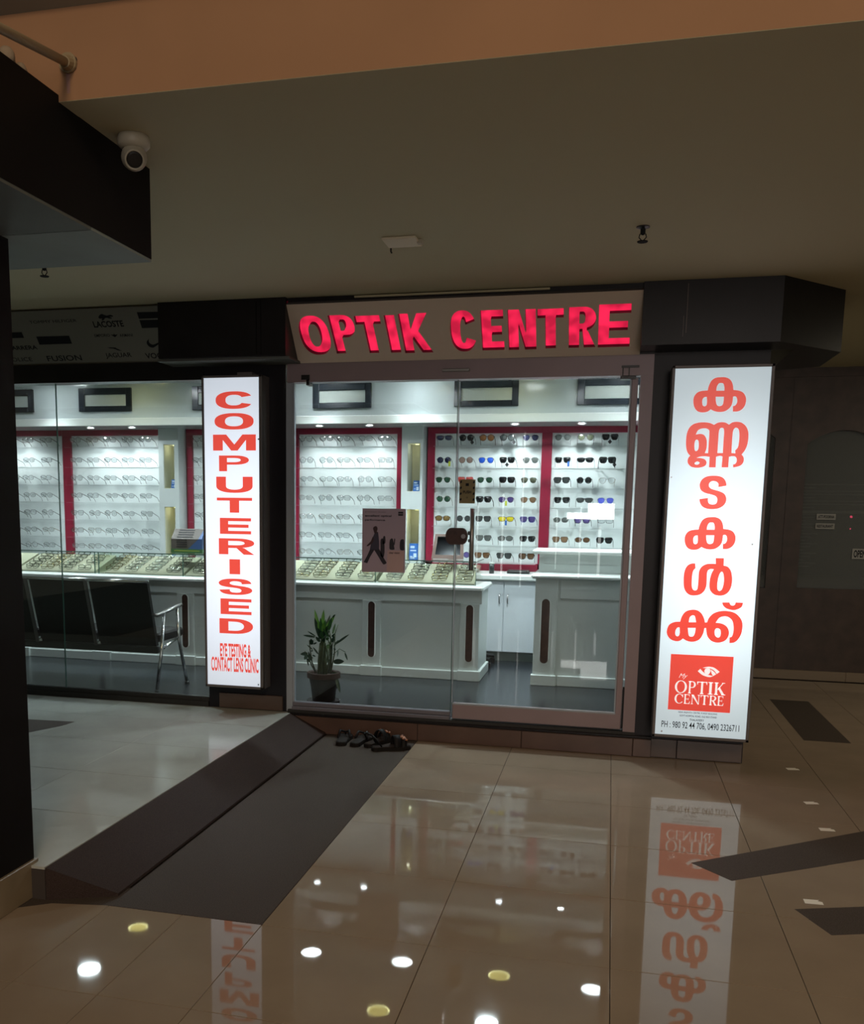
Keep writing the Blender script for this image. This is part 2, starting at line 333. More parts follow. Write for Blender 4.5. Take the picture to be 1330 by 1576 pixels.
GLYPHS = {
'ka': [[(0.4859,2.1669,1),(0.49,2.1907),(0.5023,2.219),(0.5229,2.2344),(0.5474,2.2377),(0.5751,2.2365),(0.5988,2.225),(0.6141,2.2011),(0.6208,2.1678,1),(0.6471,2.1642),(0.6722,2.1528),(0.6868,2.1304),(0.6904,2.1083),(0.6859,2.083),(0.672,2.0626),(0.6512,2.0518),(0.6252,2.0511,1),(0.6239,2.0807,1),(0.6354,2.0837),(0.6437,2.0979),(0.6441,2.1153),(0.6386,2.1296),(0.6291,2.1339),(0.621,2.1315,1),(0.6202,2.1061),(0.6154,2.084),(0.6012,2.0651),(0.5805,2.0526),(0.5528,2.0498),(0.5277,2.0548),(0.5076,2.0647,1),(0.4906,2.0521),(0.4628,2.0483),(0.4374,2.0559),(0.4205,2.077),(0.4132,2.1059),(0.4156,2.1346),(0.4315,2.1567),(0.4559,2.1652)],[(0.5309,2.1652,1),(0.5326,2.1868),(0.5418,2.204),(0.5539,2.2069),(0.5665,2.2026),(0.5729,2.1829),(0.5735,2.1645,1)],[(0.5298,2.1329,1),(0.5736,2.1322,1),(0.5732,2.11),(0.569,2.0878),(0.554,2.081),(0.5397,2.0866),(0.5323,2.1074)],[(0.4833,2.1329,1),(0.4857,2.108),(0.4839,2.0873),(0.4733,2.0811),(0.4636,2.0876),(0.4601,2.1052),(0.4616,2.1212),(0.4703,2.1312)]],
'nna': [[(0.5305,1.9794,1),(0.55,1.9911),(0.5746,1.994),(0.5934,1.99),(0.6095,1.9797,1),(0.6271,1.9923),(0.6515,1.9952),(0.6765,1.9893),(0.6992,1.97),(0.7127,1.9412),(0.7156,1.9061),(0.712,1.8678),(0.7016,1.839),(0.6861,1.8166,1),(0.6962,1.8037),(0.6997,1.7877),(0.6954,1.7684),(0.6794,1.7538),(0.6459,1.7451,1),(0.6448,1.7625,1),(0.6555,1.7651),(0.6624,1.778),(0.6614,1.7941),(0.6529,1.8054),(0.6358,1.8076),(0.6205,1.8038,1),(0.6202,1.7457,1),(0.5848,1.7456,1),(0.5863,1.8054,1),(0.5736,1.8096),(0.5522,1.8045,1),(0.5533,1.7455,1),(0.5176,1.7455,1),(0.5179,1.8038,1),(0.4926,1.8071),(0.4676,1.8055),(0.4476,1.798,1),(0.4713,1.7967),(0.4937,1.7893),(0.5034,1.773),(0.4973,1.7552),(0.4743,1.7454),(0.4461,1.7437),(0.4205,1.7502),(0.4036,1.7681),(0.4009,1.7876),(0.4064,1.8023),(0.4132,1.8104,1),(0.3987,1.8267),(0.3891,1.856),(0.3862,1.8949),(0.388,1.9305),(0.3987,1.9628),(0.4195,1.9835),(0.4503,1.9929),(0.4877,1.9935),(0.5129,1.9882)],[(0.4369,1.927,1),(0.4466,1.9495),(0.4647,1.9597),(0.4897,1.9604),(0.5058,1.9507),(0.5085,1.933),(0.5083,1.8847),(0.5082,1.8239,1),(0.4906,1.8249,1),(0.4979,1.8492),(0.498,1.8847),(0.4929,1.9073),(0.4793,1.9251),(0.4602,1.9307)],[(0.5578,1.8248,1),(0.5581,1.9005),(0.5586,1.9423),(0.5643,1.9599),(0.575,1.963),(0.5837,1.9565),(0.5865,1.9325),(0.5861,1.8843),(0.5867,1.8248,1)],[(0.6322,1.8247,1),(0.6314,1.9002),(0.6332,1.945),(0.6414,1.9609),(0.6521,1.9624),(0.663,1.9511),(0.6679,1.9224),(0.6679,1.884),(0.6636,1.8552),(0.6508,1.8391,1),(0.6533,1.8231,1)],[(0.4432,1.8995),(0.4531,1.8914),(0.456,1.8687),(0.4542,1.8461),(0.4439,1.8354),(0.4356,1.8429),(0.4325,1.8688),(0.4349,1.8914)],[(0.4535,1.7785),(0.4665,1.7714),(0.4577,1.761),(0.4419,1.7623),(0.4407,1.7714)]],
'ta': [[(0.5737,1.6366,1),(0.6179,1.645,1),(0.6126,1.6661),(0.5998,1.685),(0.5783,1.6962),(0.5469,1.6996),(0.5131,1.696),(0.4878,1.6817),(0.4748,1.6571),(0.4763,1.6326),(0.4865,1.6149),(0.5083,1.6028),(0.5402,1.5949),(0.5616,1.5869),(0.5723,1.5734),(0.5727,1.5543),(0.5643,1.5419),(0.5462,1.539),(0.5302,1.5443),(0.5235,1.5593),(0.523,1.5757,1),(0.4767,1.5684,1),(0.4828,1.5451),(0.4971,1.5261),(0.5214,1.5154),(0.5504,1.5131),(0.5815,1.5176),(0.6067,1.5329),(0.6196,1.5548),(0.6194,1.5793),(0.6077,1.5996),(0.5861,1.6116),(0.5596,1.6196),(0.5356,1.6276),(0.5238,1.6411),(0.5246,1.6574),(0.5357,1.6684),(0.5513,1.6698),(0.566,1.6645),(0.5745,1.6523)]],
'ka_again': [[(0.4826,1.3974,1),(0.4867,1.4206),(0.4989,1.4484),(0.5193,1.4641),(0.5435,1.4681),(0.5709,1.4679),(0.5943,1.4575),(0.6093,1.4348),(0.6159,1.4028,1),(0.6418,1.4002),(0.6666,1.39),(0.6809,1.3688),(0.6844,1.3475),(0.6799,1.3229),(0.6661,1.3027),(0.6456,1.2914),(0.6198,1.2899,1),(0.6187,1.3185,1),(0.63,1.3218),(0.6382,1.3358),(0.6387,1.3527),(0.6333,1.3664),(0.624,1.3702),(0.6159,1.3676,1),(0.615,1.343),(0.6103,1.3214),(0.5962,1.3027),(0.5757,1.2899),(0.5484,1.2862),(0.5236,1.2902),(0.5038,1.2991,1),(0.487,1.2863),(0.4595,1.2817),(0.4344,1.2882),(0.4178,1.308),(0.4107,1.3358),(0.4131,1.3637),(0.4288,1.3857),(0.4529,1.3947)],[(0.527,1.3973,1),(0.5288,1.4182),(0.5378,1.4352),(0.5498,1.4385),(0.5622,1.4347),(0.5686,1.4158),(0.5691,1.398,1)],[(0.5258,1.3659,1),(0.5691,1.3667,1),(0.5686,1.3452),(0.5645,1.3235),(0.5496,1.3164),(0.5355,1.3214),(0.5282,1.3413)],[(0.4799,1.3644,1),(0.4823,1.3404),(0.4804,1.3202),(0.47,1.3138),(0.4604,1.3198),(0.4569,1.3367),(0.4585,1.3522),(0.4671,1.3623)]],
'lla': [[(0.476,1.2042,1),(0.4791,1.1775,1),(0.4682,1.1634),(0.4637,1.1386),(0.463,1.1015),(0.4653,1.0706),(0.4731,1.0539),(0.4851,1.0496),(0.495,1.0561),(0.4981,1.0779),(0.4987,1.118),(0.4992,1.1581),(0.5108,1.1845),(0.5332,1.2005),(0.5591,1.2051),(0.5876,1.205,1),(0.5847,1.2376,1),(0.6295,1.2381,1),(0.6301,1.196,1),(0.6527,1.1899),(0.6699,1.169),(0.6784,1.1387),(0.6809,1.1082),(0.6773,1.0744),(0.6646,1.0464),(0.6426,1.0287),(0.6138,1.0246),(0.5872,1.0314),(0.5669,1.0523),(0.5603,1.0799),(0.5614,1.1199),(0.5682,1.1508),(0.579,1.1741,1),(0.5609,1.1752),(0.547,1.1656),(0.543,1.144),(0.5441,1.1071),(0.5436,1.0763),(0.5336,1.0481),(0.5142,1.0289),(0.4882,1.0212),(0.4587,1.0224),(0.4357,1.0387),(0.4223,1.0662),(0.4181,1.1032),(0.418,1.1403),(0.4236,1.1714),(0.4371,1.1933),(0.457,1.2037)],[(0.6213,1.1616),(0.6305,1.1526),(0.6367,1.1222),(0.6359,1.0884),(0.629,1.0606),(0.6165,1.0509),(0.6058,1.0598),(0.6026,1.0874),(0.6049,1.1212),(0.6119,1.149)]],
'kka': [[(0.4128,0.8662,1),(0.42,0.8964),(0.4386,0.9248),(0.4701,0.9375),(0.5024,0.9358),(0.5275,0.9177),(0.5433,0.8886),(0.5486,0.8667,1),(0.5605,0.868,1),(0.569,0.8938),(0.5913,0.9202),(0.6262,0.935),(0.6657,0.9378),(0.7058,0.9289),(0.7349,0.9048),(0.7505,0.8759),(0.753,0.8381),(0.7473,0.804),(0.7315,0.7736),(0.7127,0.7579),(0.6892,0.7538,1),(0.6879,0.7865,1),(0.7005,0.7934),(0.7065,0.8234),(0.7044,0.8571),(0.6946,0.8863),(0.6717,0.9043),(0.6478,0.9063),(0.6246,0.8961),(0.6073,0.8678,1),(0.6385,0.8649),(0.6652,0.8512),(0.6806,0.8265),(0.6817,0.7968),(0.6682,0.7707),(0.6452,0.7569),(0.6175,0.7534),(0.5889,0.7628),(0.5674,0.7874),(0.5596,0.8169),(0.5573,0.8347,1),(0.5477,0.8343,1),(0.5441,0.8077),(0.5318,0.7772),(0.5128,0.7593),(0.4849,0.7515),(0.4564,0.7558),(0.4333,0.7685,1),(0.4159,0.7539),(0.3916,0.7515),(0.3624,0.7631),(0.3446,0.7881),(0.3423,0.816),(0.3537,0.8465),(0.3813,0.8627)],[(0.4602,0.8647,1),(0.4628,0.8896),(0.4721,0.9027),(0.482,0.9061),(0.4924,0.8993),(0.5004,0.8664,1)],[(0.4568,0.8317,1),(0.5003,0.8335,1),(0.4979,0.8057),(0.491,0.7861),(0.4772,0.7812),(0.4646,0.7892)],[(0.4114,0.8327,1),(0.414,0.8019),(0.4101,0.7846),(0.4002,0.7798),(0.3902,0.7901),(0.3901,0.8138),(0.3994,0.8305)],[(0.6203,0.8366),(0.6348,0.8287),(0.6389,0.8076),(0.6353,0.7883),(0.6237,0.7823),(0.609,0.7935),(0.6044,0.8167),(0.6094,0.8327)]],
'virama': [[(0.6357,0.986,1),(0.6744,0.9874,1),(0.6812,0.9742),(0.6933,0.9696),(0.7047,0.9759),(0.7078,0.9886,1),(0.7479,0.9884,1),(0.7409,0.9638),(0.7163,0.9482),(0.6929,0.9444),(0.6608,0.9524),(0.642,0.9685)]],
'eye': [[(0.5267,0.582,1),(0.5401,0.5957,1),(0.553,0.5812),(0.5762,0.5653),(0.6129,0.5574,1),(0.5932,0.5498),(0.5605,0.557),(0.5396,0.5697)],[(0.5518,0.6019,1),(0.5815,0.6104),(0.6098,0.608),(0.6306,0.5962),(0.6466,0.5833,1),(0.6314,0.5705,1),(0.617,0.589),(0.5942,0.6007),(0.57,0.6016)],[(0.5632,0.5796),(0.5663,0.5949),(0.5781,0.6011),(0.5924,0.5976),(0.5954,0.5814),(0.5862,0.5658),(0.572,0.5672)],[(0.5965,0.5952,1),(0.6154,0.5825),(0.6283,0.5681,1),(0.6121,0.5573,1),(0.6031,0.5732)]],
}

# ------------------------------------------------------------------ materials
M = {}
M['tile'] = mat('glazed_floor_tile', (.31, .246, .184), 0.02, spec=.13, noise=.07, nscale=3.5, rvar=.022)
M['tile_grey'] = mat('grey_glazed_floor_tile', (.45, .47, .44), .09, spec=.16, noise=.08, nscale=3.5, rvar=.08)
M['grout'] = mat('dark_grout', (.05, .04, .035), .8)
M['granite'] = mat('dark_granite', (.078, .064, .056), .6, spec=.06, noise=.35, nscale=260)
M['granite_brown'] = mat('brown_granite', (.044, .031, .028), .6, spec=.06, noise=.35, nscale=260)
M['riser'] = mat('red_brown_riser_tile', (.115, .07, .056), .3, noise=.15, nscale=6)
M['plinth'] = mat('plinth_tile', (.10, .07, .058), .3, noise=.1, nscale=5)
M['ceiling'] = mat('cream_ceiling_paint', (.53, .49, .33), .85, bump=.15, bscale=30)
M['orange'] = mat('orange_wall_paint', (.34, .19, .105), .85, noise=.05, nscale=3)
M['orange_cap'] = mat('grey_ledge_paint', (.3, .26, .2), .8)
M['black'] = mat('black_laminate', (.012, .011, .013), .35, spec=.3, noise=.2, nscale=6)
M['pillar'] = mat('charcoal_cladding', (.011, .010, .014), .4, spec=.3)
M['column'] = mat('dark_brown_column_cladding', (.007, .006, .006), .6, spec=.12)
M['soffit_a'] = mat('grey_soffit_board', (.11, .12, .11), .6, noise=.1, nscale=4)
M['soffit_b'] = mat('pale_soffit_board', (.22, .26, .25), .6, noise=.1, nscale=4)
M['skirting'] = mat('buff_skirting_tile', (.22, .17, .11), .35, noise=.15, nscale=6)
M['brown_alu'] = mat('brown_anodised_aluminium', (.30, .23, .25), .4, metal=.12, noise=.05, nscale=4)
M['grey_alu'] = mat('grey_aluminium', (.36, .40, .46), .4, metal=.1)
M['sill_alu'] = mat('violet_grey_aluminium', (.17, .165, .2), .4, metal=.1)
M['seal'] = mat('dark_rubber', (.02, .02, .02), .6)
M['shopfloor'] = mat('grey_granite_floor', (.014, .017, .021), .22, spec=.28, noise=.12, nscale=5)
M['white_gloss'] = mat('white_gloss_panel', (.57, .63, .64), .12, spec=.5)
M['white'] = mat('white_painted_wood', (.66, .71, .69), .35, spec=.4)
M['column_white'] = mat('white_column_paint', (.52, .56, .56), .4)
M['white_top'] = mat('white_worktop', (.8, .83, .8), .2)
M['cab_white'] = mat('cool_white_laminate', (.66, .7, .74), .2)
M['board'] = mat('white_display_board', (.85, .89, .89), .6, spec=.2)
M['red'] = mat('crimson_laminate', (.24, .012, .036), .28, spec=.4)
M['niche'] = mat('cream_niche_lining', (.7, .69, .52), .5)
M['wood'] = mat('dark_brown_veneer', (.055, .024, .018), .4, noise=.3, nscale=30)
M['vent_frame'] = mat('black_gloss_frame', (.016, .02, .026), .15)
M['vent_pane'] = mat('frosted_pane', (.62, .67, .63), .25)
M['shopwall'] = mat('white_shop_wall', (.7, .72, .7), .7)
M['chrome'] = mat('chrome', (.62, .63, .64), .16, metal=1)
M['steel'] = mat('brushed_steel', (.42, .41, .41), .3, metal=1)
M['leather'] = mat('black_leatherette', (.008, .008, .009), .38, spec=.4, bump=.1, bscale=300)
M['plastic_black'] = mat('black_plastic', (.01, .01, .011), .35)
M['offwhite'] = mat('offwhite_plastic', (.5, .46, .36), .45)
M['pipe'] = mat('painted_pipe', (.3, .24, .15), .6)
M['plaster'] = mat('plaster_lump', (.28, .22, .16), .9, bump=.6, bscale=40)
M['frame_grey'] = mat('grey_sign_frame', (.16, .145, .145), .45, metal=.3)
M['print_dark'] = mat('dark_print', (.02, .022, .026), .8, spec=.15)
M['cream_board'] = mat('cream_sign_board', (.66, .55, .45), .5)
M['brand_board'] = mat('pale_logo_board', (.20, .19, .16), .5)
M['farwall'] = mat('dark_stained_wood', (.065, .043, .033), .45, noise=.3, nscale=8)
M['farplinth'] = mat('buff_stone_plinth', (.26, .2, .14), .4)
M['farroom'] = mat('dim_back_room', (.03, .031, .03), .9)
M['slat'] = mat('grey_blind_slat', (.8, .77, .74), .3, metal=.1)
M['tape'] = mat('white_floor_tape', (.93, .90, .83), .5)
M['terracotta'] = mat('brown_pot_rim', (.04, .02, .016), .6, spec=.2)
M['pot'] = mat('black_plant_pot', (.008, .007, .008), .6, spec=.15)
M['soil'] = mat('dark_soil', (.02, .014, .01), .95)
M['leaf_light'] = mat('bright_green_leaf', (.13, .34, .045), .4)
M['leaf'] = mat('green_leaf', (.035, .13, .035), .4)
M['leaf_dark'] = mat('dark_green_leaf', (.012, .045, .025), .4)
M['stalk'] = mat('green_brown_stalk', (.035, .055, .018), .7, noise=.45, nscale=40)
M['sole'] = mat('dark_brown_rubber_sole', (.010, .008, .007), .7, spec=.2)
M['strap'] = mat('black_strap', (.006, .005, .006), .6, spec=.25)
M['tan'] = mat('orange_brown_trim', (.32, .12, .05), .5, noise=.5, nscale=120)
M['glass'] = glass_mat('clear_window_glass', (.93, .968, .962), .038)
M['case_glass'] = glass_mat('showcase_glass', (.95, .975, .955), .04)
M['glass_edge'] = mat('green_glass_edge', (.05, .11, .09), .15)
M['acrylic'] = glass_mat('clear_acrylic', (.97, .98, .98), .05, white=.025)
M['far_glass'] = glass_mat('dark_tinted_glass', (.5, .52, .51), .07, white=.15)
M['lens_tray'] = glass_mat('thin_clear_lens', (.96, .965, .96), .035)
M['lens_clear'] = glass_mat('clear_lens', (.95, .96, .97), .16)

def lit_face(name, col, lo, hi, c, r, spot=None):
    """backlit acrylic: brightest near its tubes, dimmer towards the ends"""
    m = bpy.data.materials.new(name); m.use_nodes = True; nt = m.node_tree
    b = nt.nodes['Principled BSDF']; b.inputs['Base Color'].default_value = (*[x*.6 for x in col], 1); b.inputs['Roughness'].default_value = .25
    g = nt.nodes.new('ShaderNodeNewGeometry'); mp = nt.nodes.new('ShaderNodeVectorMath'); mp.operation = 'SUBTRACT'; mp.inputs[1].default_value = c
    sc = nt.nodes.new('ShaderNodeVectorMath'); sc.operation = 'DIVIDE'; sc.inputs[1].default_value = r
    ln = nt.nodes.new('ShaderNodeVectorMath'); ln.operation = 'LENGTH'
    mr = nt.nodes.new('ShaderNodeMapRange'); mr.interpolation_type = 'SMOOTHSTEP'
    mr.inputs['From Min'].default_value = .15; mr.inputs['From Max'].default_value = 1.1; mr.inputs['To Min'].default_value = hi; mr.inputs['To Max'].default_value = lo
    nt.links.new(g.outputs['Position'], mp.inputs[0]); nt.links.new(mp.outputs[0], sc.inputs[0]); nt.links.new(sc.outputs[0], ln.inputs[0])
    nt.links.new(ln.outputs['Value'], mr.inputs['Value']); nt.links.new(mr.outputs[0], b.inputs['Emission Strength'])
    b.inputs['Emission Color'].default_value = (*col, 1)
    return m
RC, RR = (.62, 5.68, 1.22), (.75, 1, 1.0)
LC, LR = (-2.33, 5.75, 1.3), (.8, 1, 1.15)
M['face_r'] = lit_face('lit_white_acrylic', (.72, .86, .93), .5, 1.3, RC, RR)
M['red_r'] = lit_face('lit_red_vinyl', (.72, .055, .035), .75, 1.25, RC, RR)
M['face_l'] = lit_face('lit_white_acrylic_small', (.76, .83, .93), .62, 1.2, LC, LR)
M['redl_l'] = lit_face('lit_red_vinyl_small', (.70, .07, .05), .8, 1.15, LC, LR)
M['white_r'] = lit_face('lit_white_print', (.9, .86, .84), .8, 1.0, RC, RR)

def sign_glow():
    m = bpy.data.materials.new('red_led_glow'); m.use_nodes = True; nt = m.node_tree
    b = nt.nodes['Principled BSDF']; b.inputs['Base Color'].default_value = (.3, .01, .03, 1)
    b.inputs['Emission Color'].default_value = (.86, .016, .075, 1)
    g = nt.nodes.new('ShaderNodeNewGeometry'); n = nt.nodes.new('ShaderNodeTexNoise'); n.inputs['Scale'].default_value = 14; n.inputs['Detail'].default_value = 1
    mr = nt.nodes.new('ShaderNodeMapRange'); mr.inputs['From Min'].default_value = .35; mr.inputs['From Max'].default_value = .68
    mr.inputs['To Min'].default_value = .62; mr.inputs['To Max'].default_value = 1.25
    nt.links.new(g.outputs['Position'], n.inputs['Vector']); nt.links.new(n.outputs['Fac'], mr.inputs['Value']); nt.links.new(mr.outputs[0], b.inputs['Emission Strength'])
    return m
M['glow'] = sign_glow()
M['white_lamp'] = mat('lit_white_diffuser', (.9, .9, .9), .5, emis=(.93, .97, 1), estr=40)
M['yellow_lamp'] = mat('lit_warm_diffuser', (.8, .75, .5), .5, emis=(.95, .88, .42), estr=2.2)
M['yellow_rim'] = mat('lit_warm_rim', (.8, .75, .5), .5, emis=(1, .93, .45), estr=26)
M['trim_ring'] = mat('white_lamp_ring', (.8, .8, .78), .4)

# ------------------------------------------------------------------ the setting
ZC = 2.75                                   # mall ceiling
YF = 5.9                                    # shop glass line
def struct(name, mb, m, label, cat=None, parent=None):
    o = mb.build(name, m, parent)
    if parent is None: tag(o, label, cat or name.split('_')[0], None, 'structure')
    return o

# floor: slab with every tile a part
floor = struct('floor', MB().box(-9, 6, -8, 12, -.12, -.012), M['grout'], 'beige glazed tile floor of the mall corridor', 'floor')
gx = [-1.773, -1.16, -.548, .064, .672, 1.22]
gx = [-1.773-.612*k for k in range(6, 0, -1)] + gx + [1.22+.6*k for k in range(1, 6)]
gy = [3.03-.6*k for k in range(5, 0, -1)] + [3.03, 3.615, 4.22, 4.82, 5.42] + [5.42+.6*k for k in range(1, 7)]
tile_mesh = {}
def floor_tile(x0, x1, y0, y1, parent, ztop, name='floor_tile', g=.0012, m=None):
    w, d = round(x1-x0-2*g, 4), round(y1-y0-2*g, 4)
    key = (w, d, name, m)
    if key not in tile_mesh:
        b = MB().cbox(-w/2, w/2, -d/2, d/2, -.011, 0, .0008)
        o = b.build(name, m or M['tile'], None, local=True); tile_mesh[key] = o.data
    else:
        o = bpy.data.objects.new(name, tile_mesh[key]); COL.objects.link(o)
    o.parent = parent
    o.location = Vector(((x0+x1)/2, (y0+y1)/2, ztop)) - origin(parent)
    o.rotation_euler = (random.uniform(-1, 1)*.0012, random.uniform(-1, 1)*.0012, 0)
    return o
for i in range(len(gx)-1):
    for j in range(len(gy)-1):
        x0, x1, y0, y1 = gx[i], gx[i+1], gy[j], gy[j+1]
        if y0 > 2.9 and x1 < -1.7: continue                 # under the raised platform
        if y0 > 2.9 and abs(x0+1.773) < .01: continue       # granite band
        if y0 > 5.95 and x1 < .9: continue                  # inside the shop
        if abs(x0+1.773) < .01 and y1 < 3.1:
            floor_tile(x0, -1.473, y0, y1, floor, 0); floor_tile(-1.473, x1, y0, y1, floor, 0)
        else:
            floor_tile(x0, x1, y0, y1, floor, 0)
MB().box(-1.772, -1.161, 3.032, 5.86, -.011, .0003).build('granite_band', M['granite'], floor)
MB().prism([(-2.30, 3.03), (-2.18, 2.86), (-1.99, 2.99), (-1.772, 3.03), (-1.772, 3.2), (-2.05, 3.2)], -.01, .0004).build('granite_band', M['granite'], floor)
for poly in ([(1.31, 6.62), (1.60, 6.62), (1.60, 8.03), (1.31, 8.03)],
             [(.402, 4.094), (.548, 3.93), (1.75, 4.77), (1.62, 5.05)],
             [(.747, 3.70), (.836, 3.495), (1.75, 3.83), (1.70, 4.05)]):
    MB().prism(poly, -.01, .0006).build('granite_inlay', M['granite'], floor)

# raised platform before the shop window, and its ramp
plat = struct('floor_platform', MB().box(-9, -2.031, 3.012, YF-.02, -.01, .118), M['grout'], 'raised tiled platform before the shop window', 'floor')
px = [-2.031-.612*k for k in range(11, -1, -1)]
py = [3.012, 3.615, 4.22, 4.82, 5.42, YF-.02]
for i in range(len(px)-1):
    for j in range(len(py)-1):
        floor_tile(px[i], px[i+1], py[j], py[j+1], plat, .13, 'floor_tile', .0012, M['tile_grey'])
MB().prism([(-3.60, 5.17), (-3.244, 5.20), (-3.26, 5.08), (-3.42, 4.72), (-3.70, 4.55)], .12, .1306).build('granite_inlay', M['granite'], plat)
ramp = MB().add([(-2.028,3.012,.0005),(-1.782,3.115,.0005),(-1.782,5.86,.0005),(-2.028,5.86,.0005),(-2.028,3.012,.128),(-1.782,3.115,.012),(-1.782,5.86,.012),(-2.028,5.86,.128)],
                [(0,3,2,1),(4,5,6,7),(0,1,5,4),(1,2,6,5),(2,3,7,6),(3,0,4,7)])
rp = thing('ramp', 'long brown granite wedge ramp along the edge of the raised platform', 'ramp', (-1.9, 4.4, 0))
ramp.build('slope', M['granite_brown'], rp)

# entrance step
step = struct('trim_1', MB().box(-2.05, .30, 5.862, 6.02, .0, .128), M['grout'], 'low entrance step below the glass door', 'step')
for a, b in ((-2.03, -1.16), (-1.16, -.49), (-.49, .19), (.19, .30)):
    MB().cbox(a+.002, b-.002, 5.852, 5.864, .002, .112, .002).build('riser_tile', M['riser'], step)
MB().cbox(-2.05, .30, 5.85, 5.99, .118, .132, .003).build('tread', M['black'], step)

# shop floor, ceilings and walls
struct('floor_shop', MB().box(-9, .79, YF-.01, 9.1, 0, .13), M['shopfloor'], 'polished dark grey granite floor inside the shop', 'floor')
struct('ceiling', MB().box(-9, 6, 2.95, 9.4, ZC, ZC+.1).box(-9, 6, 2.835, 2.95, ZC-.001, ZC).box(-9, 6, 5.9, 9.4, ZC+.1, 3.1), M['ceiling'], 'low cream painted ceiling over the corridor', 'ceiling')
struct('ceiling_shop', MB().box(-8.9, .78, 6.02, 8.99, 2.71, 2.745), M['shopwall'], 'white ceiling inside the shop', 'ceiling')
struct('wall_upper', MB().box(-9, 6, 2.835, 2.95, ZC+.0005, 4.6), M['orange'], 'peach orange upper wall above the edge of the low ceiling', 'wall')
cap = struct('trim_2', MB().prism_x([(2.835,3.02),(2.78,3.04),(2.78,3.3),(2.835,3.3)], -9, 6), M['orange_cap'], 'grey ledge along the upper wall', 'trim')
struct('wall_back', MB().box(-9, .79, 9.0, 9.1, .13, 2.75), M['shopwall'], 'white back wall of the shop', 'wall')
struct('wall_left', MB().box(-8.1, -8.0, YF, 9.0, .13, 2.75), M['shopwall'], 'white side wall of the shop by the long showcase end', 'wall')
struct('wall_right', MB().box(.7, .79, 6.0, 9.1, 0, 2.75), M['shopwall'], 'white side wall of the shop behind the reception counter', 'wall')
struct('wall_front', MB().box(-9, .79, 5.9, 6.02, 2.42, 2.75), M['black'], 'black wall band above the shop glass', 'wall')

# pillars beside the door
pr = struct('pillar', MB().box(.197, .83, 5.88, 6.02, 0, 2.42), M['pillar'], 'charcoal pillar behind the tall sign with foreign script', 'pillar')
for a, b in ((.255, .45), (.45, .826)):
    MB().cbox(a+.002, b-.002, 5.868, 5.884, .004, .118, .002).build('plinth_tile', M['plinth'], pr)
pl = struct('pillar', MB().box(-2.625, -2.068, 5.88, 5.965, .0, 2.42), M['pillar'], 'charcoal pillar behind the narrow computerised sign', 'pillar')
MB().cbox(-2.545, -2.09, 5.862, 5.884, .135, .235, .002).build('plinth_tile', M['plinth'], pl)

# bulkhead boxes either side of the shop name
br = struct('wall_bulkhead', MB().prism([(.113,5.61),(.836,5.61),(1.225,6.03),(1.225,6.6),(.95,6.75),(.95,5.9),(.113,5.9)], 2.41, ZC), M['black'], 'black bulkhead box with angled end over the tall script sign', 'bulkhead')
MB().box(.345, .349, 5.606, 5.612, 2.47, 2.73).box(.330, .333, 5.606, 5.612, 2.45, 2.56).build('seam', M['plinth'], br)
bl = struct('wall_bulkhead', MB().box(-2.82, -1.975, 5.61, 5.9, 2.41, ZC), M['black'], 'black bulkhead box over the narrow computerised sign', 'bulkhead')
MB().box(-2.165, -2.161, 5.606, 5.612, 2.42, 2.73).box(-2.135, -2.133, 5.606, 5.612, 2.42, 2.74).build('seam', M['column'], bl)
MB().box(-2.84, -1.96, 5.635, 5.9, 2.395, 2.409).build('lip', M['soffit_a'], bl)
bb = struct('wall_bulkhead', MB().box(-5.5, -1.75, .4, 3.44, 2.425, ZC+.02), M['column'], 'dark hanging bulkhead beside the ceiling camera', 'bulkhead')
MB().box(-5.5, -1.752, .4, 3.008, 2.415, 2.426).build('soffit_panel', M['soffit_a'], bb)
MB().box(-5.5, -1.752, 3.014, 3.44, 2.415, 2.426).build('soffit_panel', M['soffit_b'], bb)
lump = MB()
for (x, y, r) in ((-1.80, 2.64, .03), (-1.77, 2.60, .022), (-1.83, 2.72, .03), (-1.785, 2.69, .018), (-1.85, 2.60, .028)):
    pts = [(r*math.sin(PI*k/6)*(1+.2*random.random()), r*1.2*-math.cos(PI*k/6)) for k in range(1, 6)]
    lump.lathe(pts, (x, y, 2.785), 8)
lump.build('mortar_lump', M['plaster'], bb, True)

# near column
cl = struct('pillar', MB().box(-3.2, -2.1, 1.2, 3.05, 0, 2.42), M['column'], 'dark clad column beside the ramp', 'pillar')
for a, b in ((1.2, 2.1), (2.1, 3.055)):
    MB().cbox(-2.104, -2.088, a+.001, b-.001, 0, .145, .003).build('skirting_tile', M['skirting'], cl)
MB().cbox(-3.2, -2.09, 3.048, 3.064, .0, .145, .003).build('skirting_tile', M['skirting'], cl)

# shop window with its frame
w1 = thing('window_1', 'wide shop window in front of the waiting bench', 'window', (-4, YF, .13), None, 'structure')
MB().box(-7.9, -2.63, 5.86, 5.98, 2.31, 2.43).build('head', M['black'], w1)
MB().box(-7.9, -2.63, 5.872, 5.96, .128, .165).build('sill', M['seal'], w1)
MB().box(-7.9, -2.63, 5.885, 5.925, .165, .195).build('bottom_rail', M['seal'], w1)
for a, b in ((-7.9, -6.2), (-6.197, -4.97), (-4.967, -3.742), (-3.738, -2.63)):
    MB().box(a, b, 5.895, 5.905, .19, 2.315).build('glass_pane', M['glass'], w1)
MB().box(-3.7415, -3.7385, 5.893, 5.907, .19, 2.31).build('joint', M['glass_edge'], w1)

